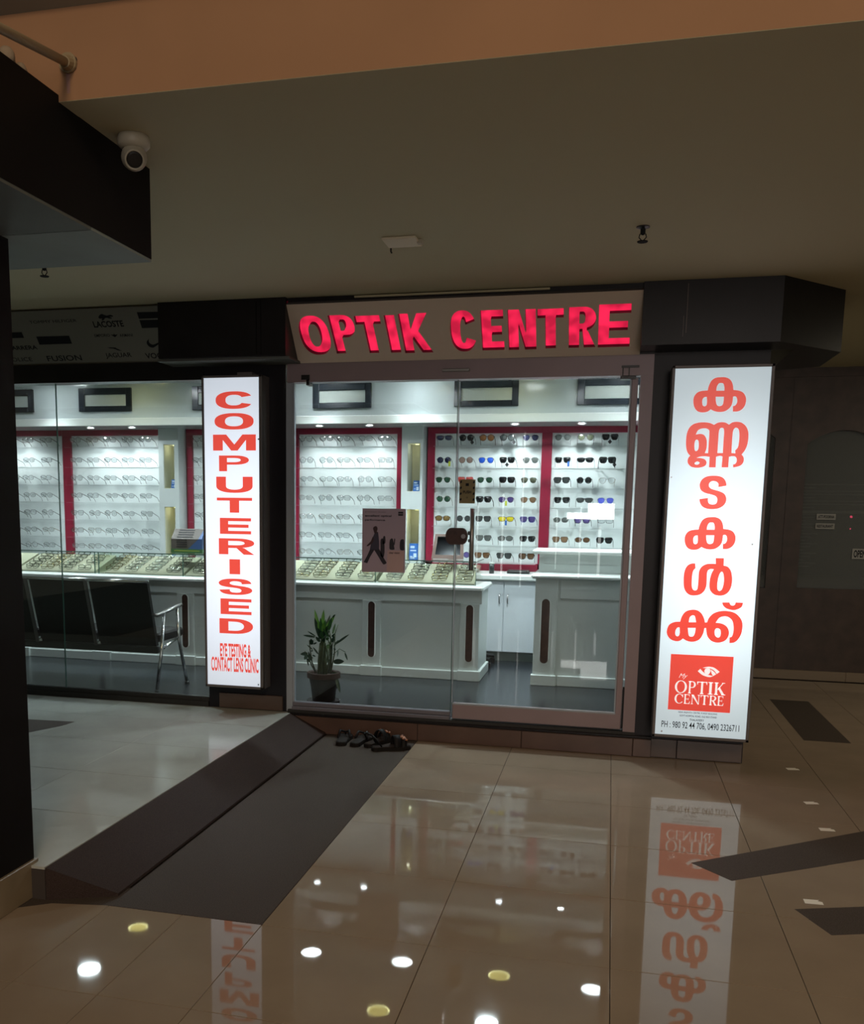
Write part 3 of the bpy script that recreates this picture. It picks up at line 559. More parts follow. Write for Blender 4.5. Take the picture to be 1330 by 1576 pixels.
# entrance: frame, fixed pane, door leaf
d1 = thing('door_1', 'glass shop entrance under the red lit name', 'door', (-.95, YF, .13), None, 'structure')
MB().box(-2.052, .197, 5.86, 5.95, 2.282, 2.43).build('header', M['brown_alu'], d1)
MB().box(-2.052, .197, 5.855, 5.87, 2.40, 2.432).build('header_lip', M['black'], d1)
MB().box(-2.068, -2.026, 5.885, 5.93, .135, 2.285).build('jamb', M['grey_alu'], d1)
MB().box(.126, .197, 5.865, 5.95, .135, 2.285).build('jamb', M['brown_alu'], d1)
MB().box(-2.052, .197, 5.862, 5.95, .132, .15).build('threshold', M['seal'], d1)
MB().cbox(-2.026, -.955, 5.868, 5.94, .148, .172, .003).build('bottom_rail', M['sill_alu'], d1)
MB().cbox(-2.026, -.955, 5.886, 5.93, .172, .20, .003).build('glazing_bead', M['sill_alu'], d1)
MB().box(-2.026, -2.014, 5.892, 5.92, .2, 2.285).build('glazing_bead', M['grey_alu'], d1)
MB().box(-2.016, -.958, 5.903, 5.911, .19, 2.285).build('glass_pane', M['glass'], d1)
MB().box(-.9585, -.9545, 5.903, 5.917, .19, 2.285).build('glass_edge', M['glass_edge'], d1)
MB().cbox(-.94, .112, 5.878, 5.925, .158, .258, .004).build('bottom_rail', M['brown_alu'], d1)
MB().box(-.938, .077, 5.874, 5.88, .252, .262).build('glazing_bead', M['grey_alu'], d1)
MB().cbox(.077, .113, 5.88, 5.925, .158, 2.27, .003).build('stile', M['brown_alu'], d1)
MB().box(.068, .078, 5.888, 5.918, .26, 2.27).build('glazing_bead', M['grey_alu'], d1)
MB().box(-.948, .072, 5.897, 5.907, .255, 2.272).build('glass_pane', M['glass'], d1)
MB().box(-.949, -.944, 5.895, 5.909, .26, 2.272).build('glass_edge', M['grey_alu'], d1)
MB().box(.115, .125, 5.90, 5.93, .16, .42).build('brush_seal', M['seal'], d1)
pv = MB().box(.01, .10, 5.86, 5.93, 2.262, 2.278).box(.02, .027, 5.852, 5.93, 2.27, 2.33).box(.055, .062, 5.852, 5.93, 2.27, 2.33).box(.015, .115, 5.85, 5.862, 2.325, 2.338)
pv.build('pivot_bracket', M['plastic_black'], d1)
MB().box(-1.955, -1.90, 5.852, 5.93, 2.295, 2.325).box(-1.925, -1.905, 5.86, 5.93, 2.262, 2.30).build('corner_bracket', M['plastic_black'], d1)
MB().cbox(-1.05, -.88, 5.848, 5.866, 2.325, 2.343, .003).build('header_latch', M['steel'], d1)
# round-ended lock across the two panes
lockp = [(-.905+.036*math.cos(a), 1.327+.052*math.sin(a)) for a in [PI/2-PI*k/10 for k in range(11)]] + [(-.972+.036*math.cos(a), 1.327+.052*math.sin(a)) for a in [-PI/2-PI*k/10 for k in range(11)]]
lk = MB().prism_y(lockp[::-1], 5.868, 5.90).build('lock', M['wood'], d1)
MB().tube([(-.895, 5.869, 1.327), (-.895, 5.862, 1.327)], .014, 12).build('keyhole', M['steel'], lk)
MB().cbox(-.868, -.848, 5.875, 5.90, 1.335, 1.36, .004).cbox(-.866, -.85, 5.875, 5.90, 1.29, 1.31, .004).build('lock_catch', M['plastic_black'], lk)
hd = MB().tube([(-.838, 5.845, 1.12), (-.838, 5.845, 1.50)], .0145, 14).build('pull_handle', M['steel'], d1, True)
MB().tube([(-.838, 5.90, 1.2), (-.838, 5.845, 1.2)], .008, 8).tube([(-.838, 5.90, 1.42), (-.838, 5.845, 1.42)], .008, 8).build('handle_post', M['steel'], hd)

# far wall with arched windows, at the back of the passage
fy = 9.1
fwall = thing('wall_far', 'dark wooden wall at the end of the side passage', 'wall', (2.2, fy, 0), None, 'structure')
def arch(x0, x1, z0, zs, zp, n=14):
    """window outline with a shallow arched head"""
    pts = [(x1, z0), (x1, zs)]
    for k in range(1, n):
        t = k/n; u = 2*t-1
        pts.append((x1+(x0-x1)*t, zs+(zp-zs)*(1-u*u)))
    return pts + [(x0, zs), (x0, z0)]
wins = [(.95, 1.375, .82, 2.15, 2.24), (1.64, 2.24, .83, 2.10, 2.215), (2.5, 3.1, .83, 2.10, 2.215)]
for i, (a, b) in enumerate(((.8, 1.5), (1.5, 2.37), (2.37, 4.5))):
    w = wins[i]; mb = MB()
    rect = [(a, .085), (b, .085), (b, ZC), (a, ZC)]; hole = arch(*w)
    fill(mb, [rect, hole], front(fy)); n = len(hole)
    vs = [(x, fy, z) for x, z in hole]+[(x, fy+.06, z) for x, z in hole]
    mb.add(vs, [(k, (k+1) % n, n+(k+1) % n, n+k) for k in range(n)])
    mb.build('wood_panel', M['farwall'], fwall)
    gp = MB().prism_y(arch(*w)[::-1], fy+.035, fy+.043).build('window_pane', M['far_glass'], fwall)
for x in (1.5, 2.37):
    MB().box(x-.004, x+.004, fy-.006, fy+.002, .09, ZC-.05).build('trim', M['farwall'], fwall)
MB().box(.8, 4.5, fy-.012, fy+.02, 2.67, 2.72).build('cornice', M['farwall'], fwall)
MB().cbox(.8, 2.1, fy-.03, fy+.02, 0, .085, .004).build('plinth_block', M['farplinth'], fwall)
MB().cbox(2.1, 4.5, fy-.03, fy+.02, 0, .085, .004).build('plinth_block', M['farplinth'], fwall)
MB().box(.75, 4.6, fy+1.2, fy+1.3, 0, 2.75).box(.75, 4.6, fy+.06, fy+1.2, -.05, 0).box(.75, 4.6, fy+.06, fy+1.2, 2.75, 2.8).build('back_room', M['farroom'], fwall)
bs = MB()
for k in range(26):
    z = 1.02+.029*k
    x1 = 2.2 if z > 1.5 and k % 3 else (1.74 + .06*math.sin(k*2.1))
    bs.box(1.645, x1, fy+.055, fy+.07, z, z+.007)
bs.build('blind_slats', M['slat'], fwall)['kind'] = 'stuff'
MB().box(1.645, 2.22, fy+.052, fy+.075, 1.498, 1.512).build('blind_rail', M['slat'], fwall)
M['plate'] = mat('grey_notice_plate', (.34, .34, .32), .5)
for (x0, x1, z0, z1, s) in ((1.766, 1.922, 1.44, 1.492, 'ATT-POORNA'), (1.762, 1.918, 1.358, 1.408, 'RESTAURANT'), (2.08, 2.2, 1.10, 1.19, 'OPEN')):
    pn = MB().box(x0, x1, fy+.028, fy+.0345, z0, z1).build('notice', M['plate'], fwall)
    t = MB(); text_mesh(t, s, x0+.012, x1-.012, z0+.012, z1-.012, front(fy+.0275), .03); t.build('lettering', M['print_dark'], pn)
M['red_led'] = mat('red_indicator', (.5, .02, .05), .3, emis=(1, .06, .16), estr=3)
for z, r in ((1.468, .012), (1.36, .007)):
    MB().lathe([(r*math.sin(PI*k/6), -r*math.cos(PI*k/6)) for k in range(1, 6)], (2.108, fy+.3, z), 10).build('indicator_light', M['red_led'], fwall)

# ------------------------------------------------------------------ shop signs
# name board: leans forward at the top; letters cut through it show a red glow
SO = Vector((0, 5.872, 2.425)); SV = Vector((0, -.601, .799)); SN = Vector((0, -.799, -.601))
def lean(n=0.0, o=SO):
    return lambda u, v: tuple(o + Vector((u, 0, 0)) + SV*v + SN*n)
sg = thing('shop_sign', 'cream leaning name board with red glowing cut-out capital letters over the entrance', 'sign', (-.93, 5.85, 2.42))
LET = [('O',-1.925,-1.735,.045,.303),('P',-1.718,-1.565,.05,.3),('T',-1.555,-1.398,.047,.29),('I',-1.388,-1.29,.046,.287),('K',-1.283,-1.108,.04,.293),
       ('C',-.985,-.83,.04,.3),('E',-.80,-.668,.044,.295),('N',-.642,-.48,.042,.292),('T',-.472,-.322,.046,.29),('R',-.293,-.14,.045,.294),('E',-.126,.052,.043,.303)]
D = .034
holes = []; isles = []
for ch, x0, x1, z0, z1 in LET:
    w = x1-x0
    if ch == 'I': x0 += .017; x1 -= .017; sw = .3
    else: sw = .06/w
    for poly in block(ch, sw, .055/(z1-z0)):
        cs = [[(x0+u*(x1-x0)-.07*(z1-z0)*(v-.5)*(1 if x0 < -1 else 0), z0+v*(z1-z0)) for u, v in c] for c in poly]
        holes.append(cs[0]); isles += cs[1:]
board = MB()
rect = [(-1.973, -.01), (.113, -.01), (.113, .378), (-1.973, .378)]
fill(board, [rect]+holes, lean(D)); 
for c in isles: fill(board, [c], lean(D))
board.build('face_board', M['cream_board'], sg)
for c in holes+isles:
    n = len(c); a, b = lean(D), lean(.001)
    MB().add([a(*p) for p in c]+[b(*p) for p in c], [(i, (i+1) % n, n+(i+1) % n, n+i) for i in range(n)]).build('letter_edge', M['black'], sg)
bk = MB(); r1 = [(-1.973, -.01), (.113, -.01), (.113, .378), (-1.973, .378)]
a, b = lean(0), lean(-.02)
bk.add([a(*p) for p in r1]+[b(*p) for p in r1], [(0,1,2,3),(7,6,5,4),(0,4,5,1),(1,5,6,2),(2,6,7,3),(3,7,4,0)])
bk.build('glowing_backing', M['glow'], sg)
fr = MB(); n1, n2 = lean(D), lean(-.02)
fr.add([n1(*p) for p in r1]+[n2(*p) for p in r1], [(0,4,5,1),(1,5,6,2),(2,6,7,3),(3,7,4,0)])
fr.build('rim', M['frame_grey'], sg)
MB().box(-1.97, .113, 5.64, 5.9, 2.722, ZC).build('trim_3', M['black'], None); tag(bpy.data.objects['trim_3'], 'black strip between the name board and the ceiling', 'trim', None, 'structure')
MB().cbox(-1.55, -.40, 5.628, 5.642, 2.733, 2.745, .002).build('cable_cover', M['ceiling'], bpy.data.objects['trim_3'])

# board of spectacle makers' names, partly behind the bulkhead
bd = thing('logo_board', 'pale leaning board of eyewear logos above the shop window', 'sign', (-3.6, 5.85, 2.42))
LO = Vector((0, 5.875, 2.425))
r2_ = [(-5.4, -.015), (-2.76, -.015), (-2.76, .39), (-5.4, .39)]
bq = MB(); a, b = lean(0, LO), lean(-.018, LO)
bq.add([a(*p) for p in r2_]+[b(*p) for p in r2_], [(0,1,2,3),(7,6,5,4),(0,4,5,1),(1,5,6,2),(2,6,7,3),(3,7,4,0)])
bq.build('board', M['brand_board'], bd)
lp = lean(.0012, LO)
def logo(name, *a, **k):
    t = MB(); text_mesh(t, *a, lp, **k); t.build('lettering', M['print_dark'], bd)
logo('l', 'LACOSTE', -3.325, -3.11, .262, .305, bold=.03)
logo('l', 'EMPORIO', -3.345, -3.235, .197, .217, bold=.01); logo('l', 'ARMANI', -3.165, -3.072, .193, .213, bold=.01)
logo('l', 'JAGUAR', -3.318, -3.128, .04, .082, bold=.01)
logo('l', 'FUSION', -3.76, -3.50, .035, .075, bold=.01)
logo('l', 'VOGUE', -3.03, -2.84, .034, .074, bold=.02)
logo('l', 'TOMMY HILFIGER', -3.78, -3.434, .306, .326)
logo('l', 'CARRERA', -4.03, -3.80, .124, .154, bold=.02)
logo('l', 'POLICE', -4.06, -3.876, .04, .069)
logo('l', 'RAY', -4.06, -3.955, .30, .355, bold=.02)
def mark(name, pts, sm=1):
    t = MB(); fill(t, [smooth_contour(pts, sm) if sm > 1 else pts], lp); t.build(name, M['print_dark'], bd)
mark('logo_block', [(-3.774,.215),(-3.53,.213),(-3.53,.157),(-3.774,.157)])
mark('logo_block', [(-4.2,.252),(-3.868,.25),(-3.868,.209),(-4.2,.209)])
mark('logo_block', [(-2.99,.355),(-2.845,.352),(-2.845,.31),(-2.99,.31)])
mark('logo_block', [(-2.99,.302),(-2.845,.30),(-2.845,.247),(-2.99,.247)])
sx = lambda pts, x0, x1, z0, z1: [(x0+p[0]*(x1-x0), z0+p[1]*(z1-z0))+tuple(p[2:]) for p in pts]
mark('reptile_emblem', sx([(0,.45),(.1,.75),(.3,.95),(.45,.8),(.62,.7),(.85,.78),(1,.62),(.97,.5),(.75,.5),(.9,.3),(.72,.25),(.55,.38),(.4,.3),(.3,.08),(.15,.05),(.22,.3),(.08,.28)], -3.27, -3.165, .308, .355), 3)
mark('swoosh_emblem', sx([(0,.5),(.02,.2),(.15,.03),(.35,.08),(1,.72,1),(.4,.32),(.22,.3),(.12,.5),(.16,.78,1)], -2.99, -2.85, .11, .19), 3)
mark('leaping_emblem', sx([(0,.9,1),(.2,.7),(.45,.6),(.7,.25),(1,.05,1),(.75,.5),(.6,.75),(.75,.8,1),(.5,.85),(.25,.9)], -3.285, -3.185, .092, .125), 3)
mark('wings_emblem', sx([(0,.7,1),(.4,.6),(.5,1,1),(.6,.6),(1,.7,1),(.7,.25),(.5,0,1),(.3,.25)], -3.228, -3.175, .192, .22), 2)

# tall lightbox with Malayalam lettering
ls = thing('lightbox_sign', 'tall lit white signbox with large red foreign script and phone numbers', 'sign', (.56, 5.68, .18))
x0, x1, z0, z1 = .291, .829, .178, 2.305
MB().box(x0, x1, 5.69, 5.88, z0, z1).build('case', M['frame_grey'], ls)
fb = MB()
for (a, b, c, d) in ((x0, x0+.016, z0, z1), (x1-.017, x1, z0, z1), (x0, x1, z0, z0+.016), (x0, x1, z1-.016, z1)):
    fb.cbox(a, b, 5.672, 5.70, c, d, .002)
fb.build('frame', M['frame_grey'], ls)
MB().box(x0+.014, x1-.014, 5.68, 5.69, z0+.014, z1-.014).build('face', M['face_r'], ls)
at = front(5.6785)
gm = MB()
for k in ('ka', 'nna', 'ta', 'ka_again', 'lla', 'kka', 'virama'):
    fill(gm, [smooth_contour(c, 4) for c in GLYPHS[k]], at)
gm.build('lettering', M['red_r'], ls)
t = MB(); fill(t, [[(.3725,.345),(.7175,.345),(.7175,.675),(.3725,.675)]], at); lg = t.build('logo_panel', M['red_r'], ls)
at2 = front(5.6778); t = MB()
def roman_line(mb, word, x0, x1, z0, z1, widths, at):
    tot = sum(widths.get(c, .8) for c in word); gap = .1; tot += gap*(len(word)-1)
    u = (x1-x0)/tot; x = x0
    for c in word:
        w = widths.get(c, .8)*u; put(mb, roman(c), x, x+w, z0, z1, at); x += w+gap*u
WID = {'O': 1.05, 'I': .42, 'C': .95, 'N': 1.0, 'K': .92, 'P': .68, 'T': .86, 'E': .72, 'R': .82}
roman_line(t, 'OPTIK', .405, .681, .448, .520, WID, at2)
roman_line(t, 'CENTRE', .407, .679, .385, .441, WID, at2)
text_mesh(t, 'My', .424, .472, .529, .563, at2, -.01, .45)
t.build('lettering', M['white_r'], lg)
t = MB()
for c in GLYPHS['eye']: fill(t, [smooth_contour(c, 4)], at2)
t.build('eye_emblem', M['white_r'], lg)
t = MB()
text_mesh(t, 'NEAR ANJANTA CENTRE, FOREST BUILDING', .432, .648, .3255, .338, at, .006)
text_mesh(t, 'GOVT HOSPITAL ROAD, OLD BUS STAND', .441, .647, .306, .3185, at, .01)
text_mesh(t, 'THALASSERY', .498, .578, .284, .297, at, .01)
text_mesh(t, 'PH : 980 92 44 706, 0490 2326711', .342, .774, .231, .276, at, .004)
t.build('small_print', M['print_dark'], ls)
for (x, z) in ((.345, .212), (.775, 1.32), (.318, 1.69)):
    MB().tube([(x, 5.682, z), (x, 5.674, z)], .005, 8).build('screw', M['steel'], ls)

# narrow lightbox
ln = thing('lightbox_sign', 'narrow lit white signbox with stacked red computerised lettering', 'sign', (-2.385, 5.75, .3))
x0, x1, z0, z1 = -2.591, -2.181, .298, 2.318
MB().box(x0, x1, 5.76, 5.88, z0, z1).build('case', M['frame_grey'], ln)
fb = MB()
for (a, b, c, d) in ((x0, x0+.014, z0, z1), (x1-.02, x1, z0, z1), (x0, x1, z0, z0+.016), (x0, x1, z1-.014, z1)):
    fb.cbox(a, b, 5.742, 5.77, c, d, .002)
fb.build('frame', M['frame_grey'], ln)
MB().box(x0+.012, x1-.016, 5.75, 5.76, z0+.014, z1-.012).build('face', M['face_l'], ln)
at = front(5.7485); t = MB()
for ch, a, b, c, d in (('C',-2.497,-2.244,2.11,2.219),('O',-2.506,-2.238,1.981,2.084),('M',-2.518,-2.224,1.849,1.95),('P',-2.478,-2.272,1.718,1.818),('U',-2.499,-2.248,1.581,1.684),('T',-2.4965,-2.252,1.454,1.55),
                       ('E',-2.477,-2.26,1.316,1.42),('R',-2.486,-2.239,1.184,1.288),('I',-2.413,-2.338,1.055,1.153),('S',-2.49,-2.255,.92,1.026),('E',-2.479,-2.261,.79,.894),('D',-2.488,-2.251,.662,.762)):
    put(t, block(ch, .27, .2), a, b, c, d, at)
t.build('lettering', M['redl_l'], ln)
t = MB()
text_mesh(t, 'EYE TESTING &', -2.486, -2.267, .505, .596, at, .035)
text_mesh(t, 'CONTACT LENS CLINIC', -2.55, -2.214, .405, .503, at, .03)
t.build('lettering', M['redl_l'], ln)
for (x, z) in ((-2.205, 1.92), (-2.215, .33)):
    MB().tube([(x, 5.752, z), (x, 5.744, z)], .005, 8).build('screw', M['steel'], ln)
MB().box(-2.36, -2.26, 5.78, 5.86, 2.318, 2.34).build('bracket', M['frame_grey'], ln)

# ------------------------------------------------------------------ shop interior: fascia, windows in it, spots
fa = struct('trim_4', MB().box(-8, .7, 8.45, 9.0, 2.252, 2.71), M['white_gloss'], 'glossy white fascia over the wall displays', 'trim')
MB().cbox(-8, .7, 8.425, 8.451, 2.25, 2.322, .004).build('ledge', M['white_top'], fa)
for i, (xa, xb) in enumerate(((-6.165, -5.603), (-5.097, -4.535), (-3.90, -3.34), (-2.706, -2.154), (-1.398, -.835), (-.335, .228))):
    w = thing('window_%d' % (i+2), ('black framed frosted vent window in the fascia, ' + ('beside the dark column', 'above the optical frames by the bench', 'behind the narrow lit sign', 'above the walking man poster', 'above the mirror and sunglasses', 'above the door hinge corner')[i]), 'window', ((xa+xb)/2, 8.45, 2.39), 'vent windows in the fascia', 'structure')
    f = MB()
    a, b, c, d = xa, xb, 2.388, 2.608; ia, ib, ic, id_ = a+.062, b-.056, 2.438, 2.547
    f.cbox(a, ia, 8.425, 8.452, c, d, .003).cbox(ib, b, 8.425, 8.452, c, d, .003).cbox(ia, ib, 8.425, 8.452, c, ic, .003).cbox(ia, ib, 8.425, 8.452, id_, d, .003)
    f.build('window_frame', M['vent_frame'], w)
    MB().box(ia, ib, 8.44, 8.451, ic, id_).build('pane', M['vent_pane'], w)

def downlight(x, y, kind, power, desc, spread=1.45):
    t = thing('downlight', desc, 'ceiling light', (x, y, 2.71), 'round ceiling downlights inside the shop')
    MB().lathe([(.094, -.002), (.116, -.002), (.116, -.008), (.096, -.012)], (x, y, 2.71), 28, False).build('ring', M['trim_ring'], t)
    if kind == 'w':
        MB().lathe([(.001, -.005), (.095, -.005)], (x, y, 2.71), 28).build('diffuser', M['white_lamp'], t)
        lamp('downlight_lamp', 'AREA', (x, y, 2.698), power, (.86, .96, 1), .18, None, spread)
    else:
        MB().lathe([(.001, -.005), (.084, -.005)], (x, y, 2.71), 28).build('diffuser', M['yellow_lamp'], t)
        MB().lathe([(.084, -.005), (.096, -.006)], (x, y, 2.71), 28, False).build('lit_rim', M['yellow_rim'], t)
PW = 12
for (x, y, k, s) in ((-5.32, 8.08, 'w', 'white round downlight at the far end of the back row of shop ceiling lamps'), (-4.42, 8.10, 'y', 'warm rimmed round downlight beside the far end of the back row'),
                     (-3.5, 8.09, 'w', 'white round downlight in the middle of the back row of shop lamps'), (-2.59, 8.08, 'w', 'white round downlight of the back row above the potted plant side'),
                     (-1.71, 8.12, 'w', 'white round downlight of the back row above the mirror'), (-.80, 8.08, 'y', 'warm rimmed round downlight of the back row above the cabinet'),
                     (.03, 8.05, 'w', 'white round downlight of the back row over the reception counter'), (-4.43, 7.2, 'w', 'white round downlight of the front row over the bench'),
                     (-1.72, 7.22, 'y', 'warm rimmed round downlight of the front row over the showcase'), (-.80, 7.23, 'w', 'white round downlight of the front row by the showcase corner')):
    downlight(x, y, k, PW if y > 7.5 else 34, s, 1.45 if y > 7.5 else 2.8)
for (x, s) in ((-4.43, 'added unseen fill downlight just inside the shop window over the bench'), (-3.05, 'added unseen fill downlight just inside the glass behind the narrow lit sign'), (-1.71, 'added unseen fill downlight just inside the fixed entrance pane'), (-.40, 'added unseen fill downlight just inside the glass door')):
    downlight(x, 6.42, 'w', 2, s, 2.75)  # added row of lamps, unseen, filling the display boards and counter fronts
for (x, s) in ((-6.05, 'beside the dark column'), (-5.09, 'over the red post'), (-4.637, 'near the first niche column'), (-3.6, 'behind the narrow lit sign'), (-2.70, 'over the poster side board'), (-2.216, 'near the second niche column'), (-.876, 'over the wide sunglasses board'), (-.294, 'over the sunglasses board by the door jamb')):
    t = thing('spotlight', 'small warm recessed spot in the soffit, ' + s, 'ceiling light', (x, 8.62, 2.25), 'small soffit spots over the displays')
    MB().lathe([(.030, 0), (.042, 0), (.040, -.006), (.031, -.007)], (x, 8.62, 2.251), 16, False).build('ring', M['trim_ring'], t)
    MB().lathe([(.001, -.002), (.031, -.002)], (x, 8.62, 2.251), 16).build('bulb', M['white_lamp'], t)
    lamp('spot_lamp', 'SPOT', (x, 8.62, 2.235), 19, (.92, .98, 1), .03, (x, 8.95, 1.15), spot=2.3)

# ------------------------------------------------------------------ wall display boards
YB = 8.95
ROWS = [2.155, 1.95, 1.768, 1.587, 1.405, 1.225, 1.062]
def display(x0, x1, zb, label, red_left, red_right, tops=True, bottom=None):
    t = thing('display_board', label, 'display', ((x0+x1)/2, YB, zb), 'white wall boards of eyewear')
    MB().box(x0, x1, YB, YB+.02, zb, 2.2).build('backboard', M['board'], t)
    if tops: MB().cbox(x0-(red_left or 0), x1+(red_right or 0), YB-.03, YB+.02, 2.195, 2.285, .003).build('top_rail', M['red'], t)
    if red_left: MB().cbox(x0-red_left, x0, YB-.03, YB+.02, zb-.05, 2.197, .003).build('post', M['red'], t)
    if red_right: MB().cbox(x1, x1+red_right, YB-.03, YB+.02, zb-.05, 2.197, .003).build('post', M['red'], t)
    if bottom: MB().cbox(x0-(red_left or 0), x1+(red_right or 0), YB-.03, YB+.02, bottom, zb, .003).build('bottom_rail', M['red'], t)
    for z in ROWS:
        if z-.05 > zb: MB().box(x0+.01, x1-.01, YB-.165, YB, 1.5+(z-1.5)*.9844-.078, 1.5+(z-1.5)*.9844-.073).build('shelf', M['acrylic'], t)
    return t
display(-6.55, -5.605, .95, 'white board of clear spectacles cut off by the dark column', None, None)
display(-5.506, -4.44, .95, 'white board of clear spectacles between red post and first niche column', .098, None)
display(-4.136, -3.12, .95, 'white board of spectacles mostly hidden by the narrow lit sign', .064, None)
display(-3.005, -2.018, .95, 'white board of spectacles behind the walking man poster', .09, .045)
display(-1.652, -.655, .992, 'white board of coloured sunglasses behind the door handle', .07, None, True, .90)
display(-.562, .46, .992, 'white board of sunglasses beside the brown door jamb', .093, None, True, .90)

def niche_column(x0, x1, holes, label):
    t = thing('niche_column', label, 'column', ((x0+x1)/2, 8.75, .93))
    y0, y1 = 8.75, 8.995; h = MB(); zs = sorted(holes, key=lambda q: q[2])
    a, b = zs[0][0], zs[0][1]
    h.box(x0, a, y0, y1, .93, 2.252); h.box(b, x1, y0, y1, .93, 2.252)
    z = .93
    for (_, _, c, d) in zs:
        h.box(a, b, y0, y1, z, c); z = d
    h.box(a, b, y0, y1, z, 2.252)
    h.build('column_body', M['column_white'], t)
    for (a, b, c, d) in holes:
        nb = MB().box(a, b, y1-.03, y1-.02, c, d).box(a, a+.003, y0+.01, y1-.03, c, d).box(b-.003, b, y0+.01, y1-.03, c, d).box(a, b, y0+.01, y1-.03, d-.003, d).box(a, b, y0+.01, y1-.03, c, c+.003)
        nb.build('niche_lining', M['niche'], t)
        MB().lathe([(.001, -.004), (.016, -.004), (.018, 0)], ((a+b)/2+.02, y0+.09, d-.004), 12).build('niche_lamp', M['yellow_lamp'], t)
        lamp('niche_lamp', 'POINT', ((a+b)/2+.01, y0+.08, d-.04), .09, (1, .95, .72), .015)
    return t
niche_column(-4.42, -4.205, [(-4.366, -4.246, 1.66, 2.093), (-4.366, -4.25, .985, 1.479)], 'white column with two lit cream niches beside the spectacles boards')
niche_column(-1.935, -1.733, [(-1.893, -1.757, 1.65, 2.095), (-1.878, -1.757, 1.0, 1.485)], 'white column with two lit cream niches beside the sunglasses')
M['blue_card'] = mat('blue_card', (.03, .13, .42), .4); M['card_print'] = mat('pale_card_print', (.5, .62, .75), .5)
for (x, y, z, w, h, s) in ((-4.285, 8.80, 1.664, .062, .088, 'small blue card in the upper niche by the spectacles'), (-4.29, 8.80, .989, .06, .09, 'small blue card in the lower niche behind the leaflet box'),
                           (-1.80, 8.80, 1.654, .062, .1, 'small blue card in the upper niche by the sunglasses'), (-1.815, 8.79, 1.004, .085, .16, 'blue card in the lower niche beside the poster')):
    t = thing('blue_card', s, 'card', (x, y, z), 'blue cards in the niches')
    MB().add([(x-w/2,y,z),(x+w/2,y,z),(x+w/2,y+.02,z+h),(x-w/2,y+.02,z+h),(x-w/2,y+.004,z),(x+w/2,y+.004,z),(x+w/2,y+.024,z+h),(x-w/2,y+.024,z+h)], [(0,1,2,3),(7,6,5,4),(0,4,5,1),(2,6,7,3),(1,5,6,2),(0,3,7,4)]).build('card', M['blue_card'], t)
    q = MB()
    for (u0, u1, v0, v1) in ((.12, .6, .72, .86), (.12, .8, .55, .62), (.5, .85, .1, .42), (.12, .4, .2, .26)):
        P = lambda u, v: (x-w/2+u*w, y+.02*v-.0012, z+v*h)
        fill(q, [[(u0,v0),(u1,v0),(u1,v1),(u0,v1)]], P)
    q.build('card_print', M['card_print'], t)

# ------------------------------------------------------------------ counters
def pilaster(t, x, y, z0, z1, w, base=True):
    """flat pier with a rounded brown slot"""
    MB().cbox(x-w/2, x+w/2, y-.018, y+.02, z0, z1, .003).build('pilaster', M['white'], t)
    MB().cbox(x-w/2-.012, x+w/2+.012, y-.038, y+.02, .13, .213, .003).build('pilaster_foot', M['white'], t)
def slot(t, x, y, c, d, r=.028):
    o = lambda rr: [(x+rr*math.cos(PI*k/10), d-rr+rr*math.sin(PI*k/10)) for k in range(11)]+[(x+rr*math.cos(PI+PI*k/10), c+rr+rr*math.sin(PI+PI*k/10)) for k in range(11)]
    rim = MB(); A = o(r+.007); B = o(r); n = len(A)
    A = [(p[0], p[1]) for p in A]
    rim.add([(p[0], y-.022, p[1]) for p in A]+[(p[0], y-.026, p[1]) for p in B]+[(p[0], y-.0175, p[1]) for p in A]+[(p[0], y-.0175, p[1]) for p in B],
            [(i,(i+1)%n,n+(i+1)%n,n+i) for i in range(n)]+[(i,2*n+i,2*n+(i+1)%n,(i+1)%n) for i in range(n)]+[(n+i,n+(i+1)%n,3*n+(i+1)%n,3*n+i) for i in range(n)])
    s = MB().prism_y(B, y-.0205, y-.010).build('slot_inlay', M['wood'], t)
    rim.build('slot_rim', M['white_top'], s)

sc_ = thing('showcase_counter', 'long white panelled showcase counter with brown slots and glass top case', 'counter', (-3.5, 7.65, .13))
XR = -.985; YC = 7.412
MB().box(-7.6, XR, YC, 7.92, .13, .85).build('body', M['white'], sc_)
MB().cbox(-7.6, XR+.02, YC-.014, YC+.01, .75, .85, .004).build('top_rail', M['white'], sc_)
MB().cbox(-7.6, XR+.012, YC-.02, YC+.01, .13, .205, .004).cbox(XR-.01, XR+.02, YC-.02, 7.93, .13, .21, .004).build('skirting', M['white'], sc_)
for x in (-6.76, -5.94, -5.13, -4.32, -3.515, -2.69, -1.865, -1.06):
    w = .155
    pilaster(sc_, x, YC, .205, .752, w); slot(sc_, x, YC, .283, .742)
top = MB().cbox(-7.6, XR+.03, YC-.045, 7.95, .85, .89, .012).build('countertop', M['white_top'], sc_)
# sloping trays under glass
YT0, YT1, ZT0, ZT1 = 7.50, 7.90, .905, 1.035
def tray(xa, xb, name='tray'):
    MB().add([(xa,YT0,.892),(xb,YT0,.892),(xb,YT1,.892),(xa,YT1,.892),(xa,YT0,ZT0-.004),(xb,YT0,ZT0-.004),(xb,YT1,ZT1-.004),(xa,YT1,ZT1-.004)],
             [(0,3,2,1),(4,5,6,7),(0,1,5,4),(1,2,6,5),(2,3,7,6),(3,0,4,7)]).build(name, M['tray'], sc_)
M['tray'] = mat('cream_velvet_tray', (.36, .33, .25), .8)
for xa, xb in ((-5.9, -5.25), (-5.22, -4.44), (-4.33, -3.59), (-3.56, -2.72), (-2.70, -1.88), (-1.84, -1.045)):
    tray(xa, xb)
MB().box(-4.375, -4.34, YT0, YT1, .892, .90).build('case_floor', M['tray'], sc_)
cg = MB().box(-7.55, -1.032, 7.485, 7.490, .89, 1.075); cg.build('case_front', M['case_glass'], sc_)
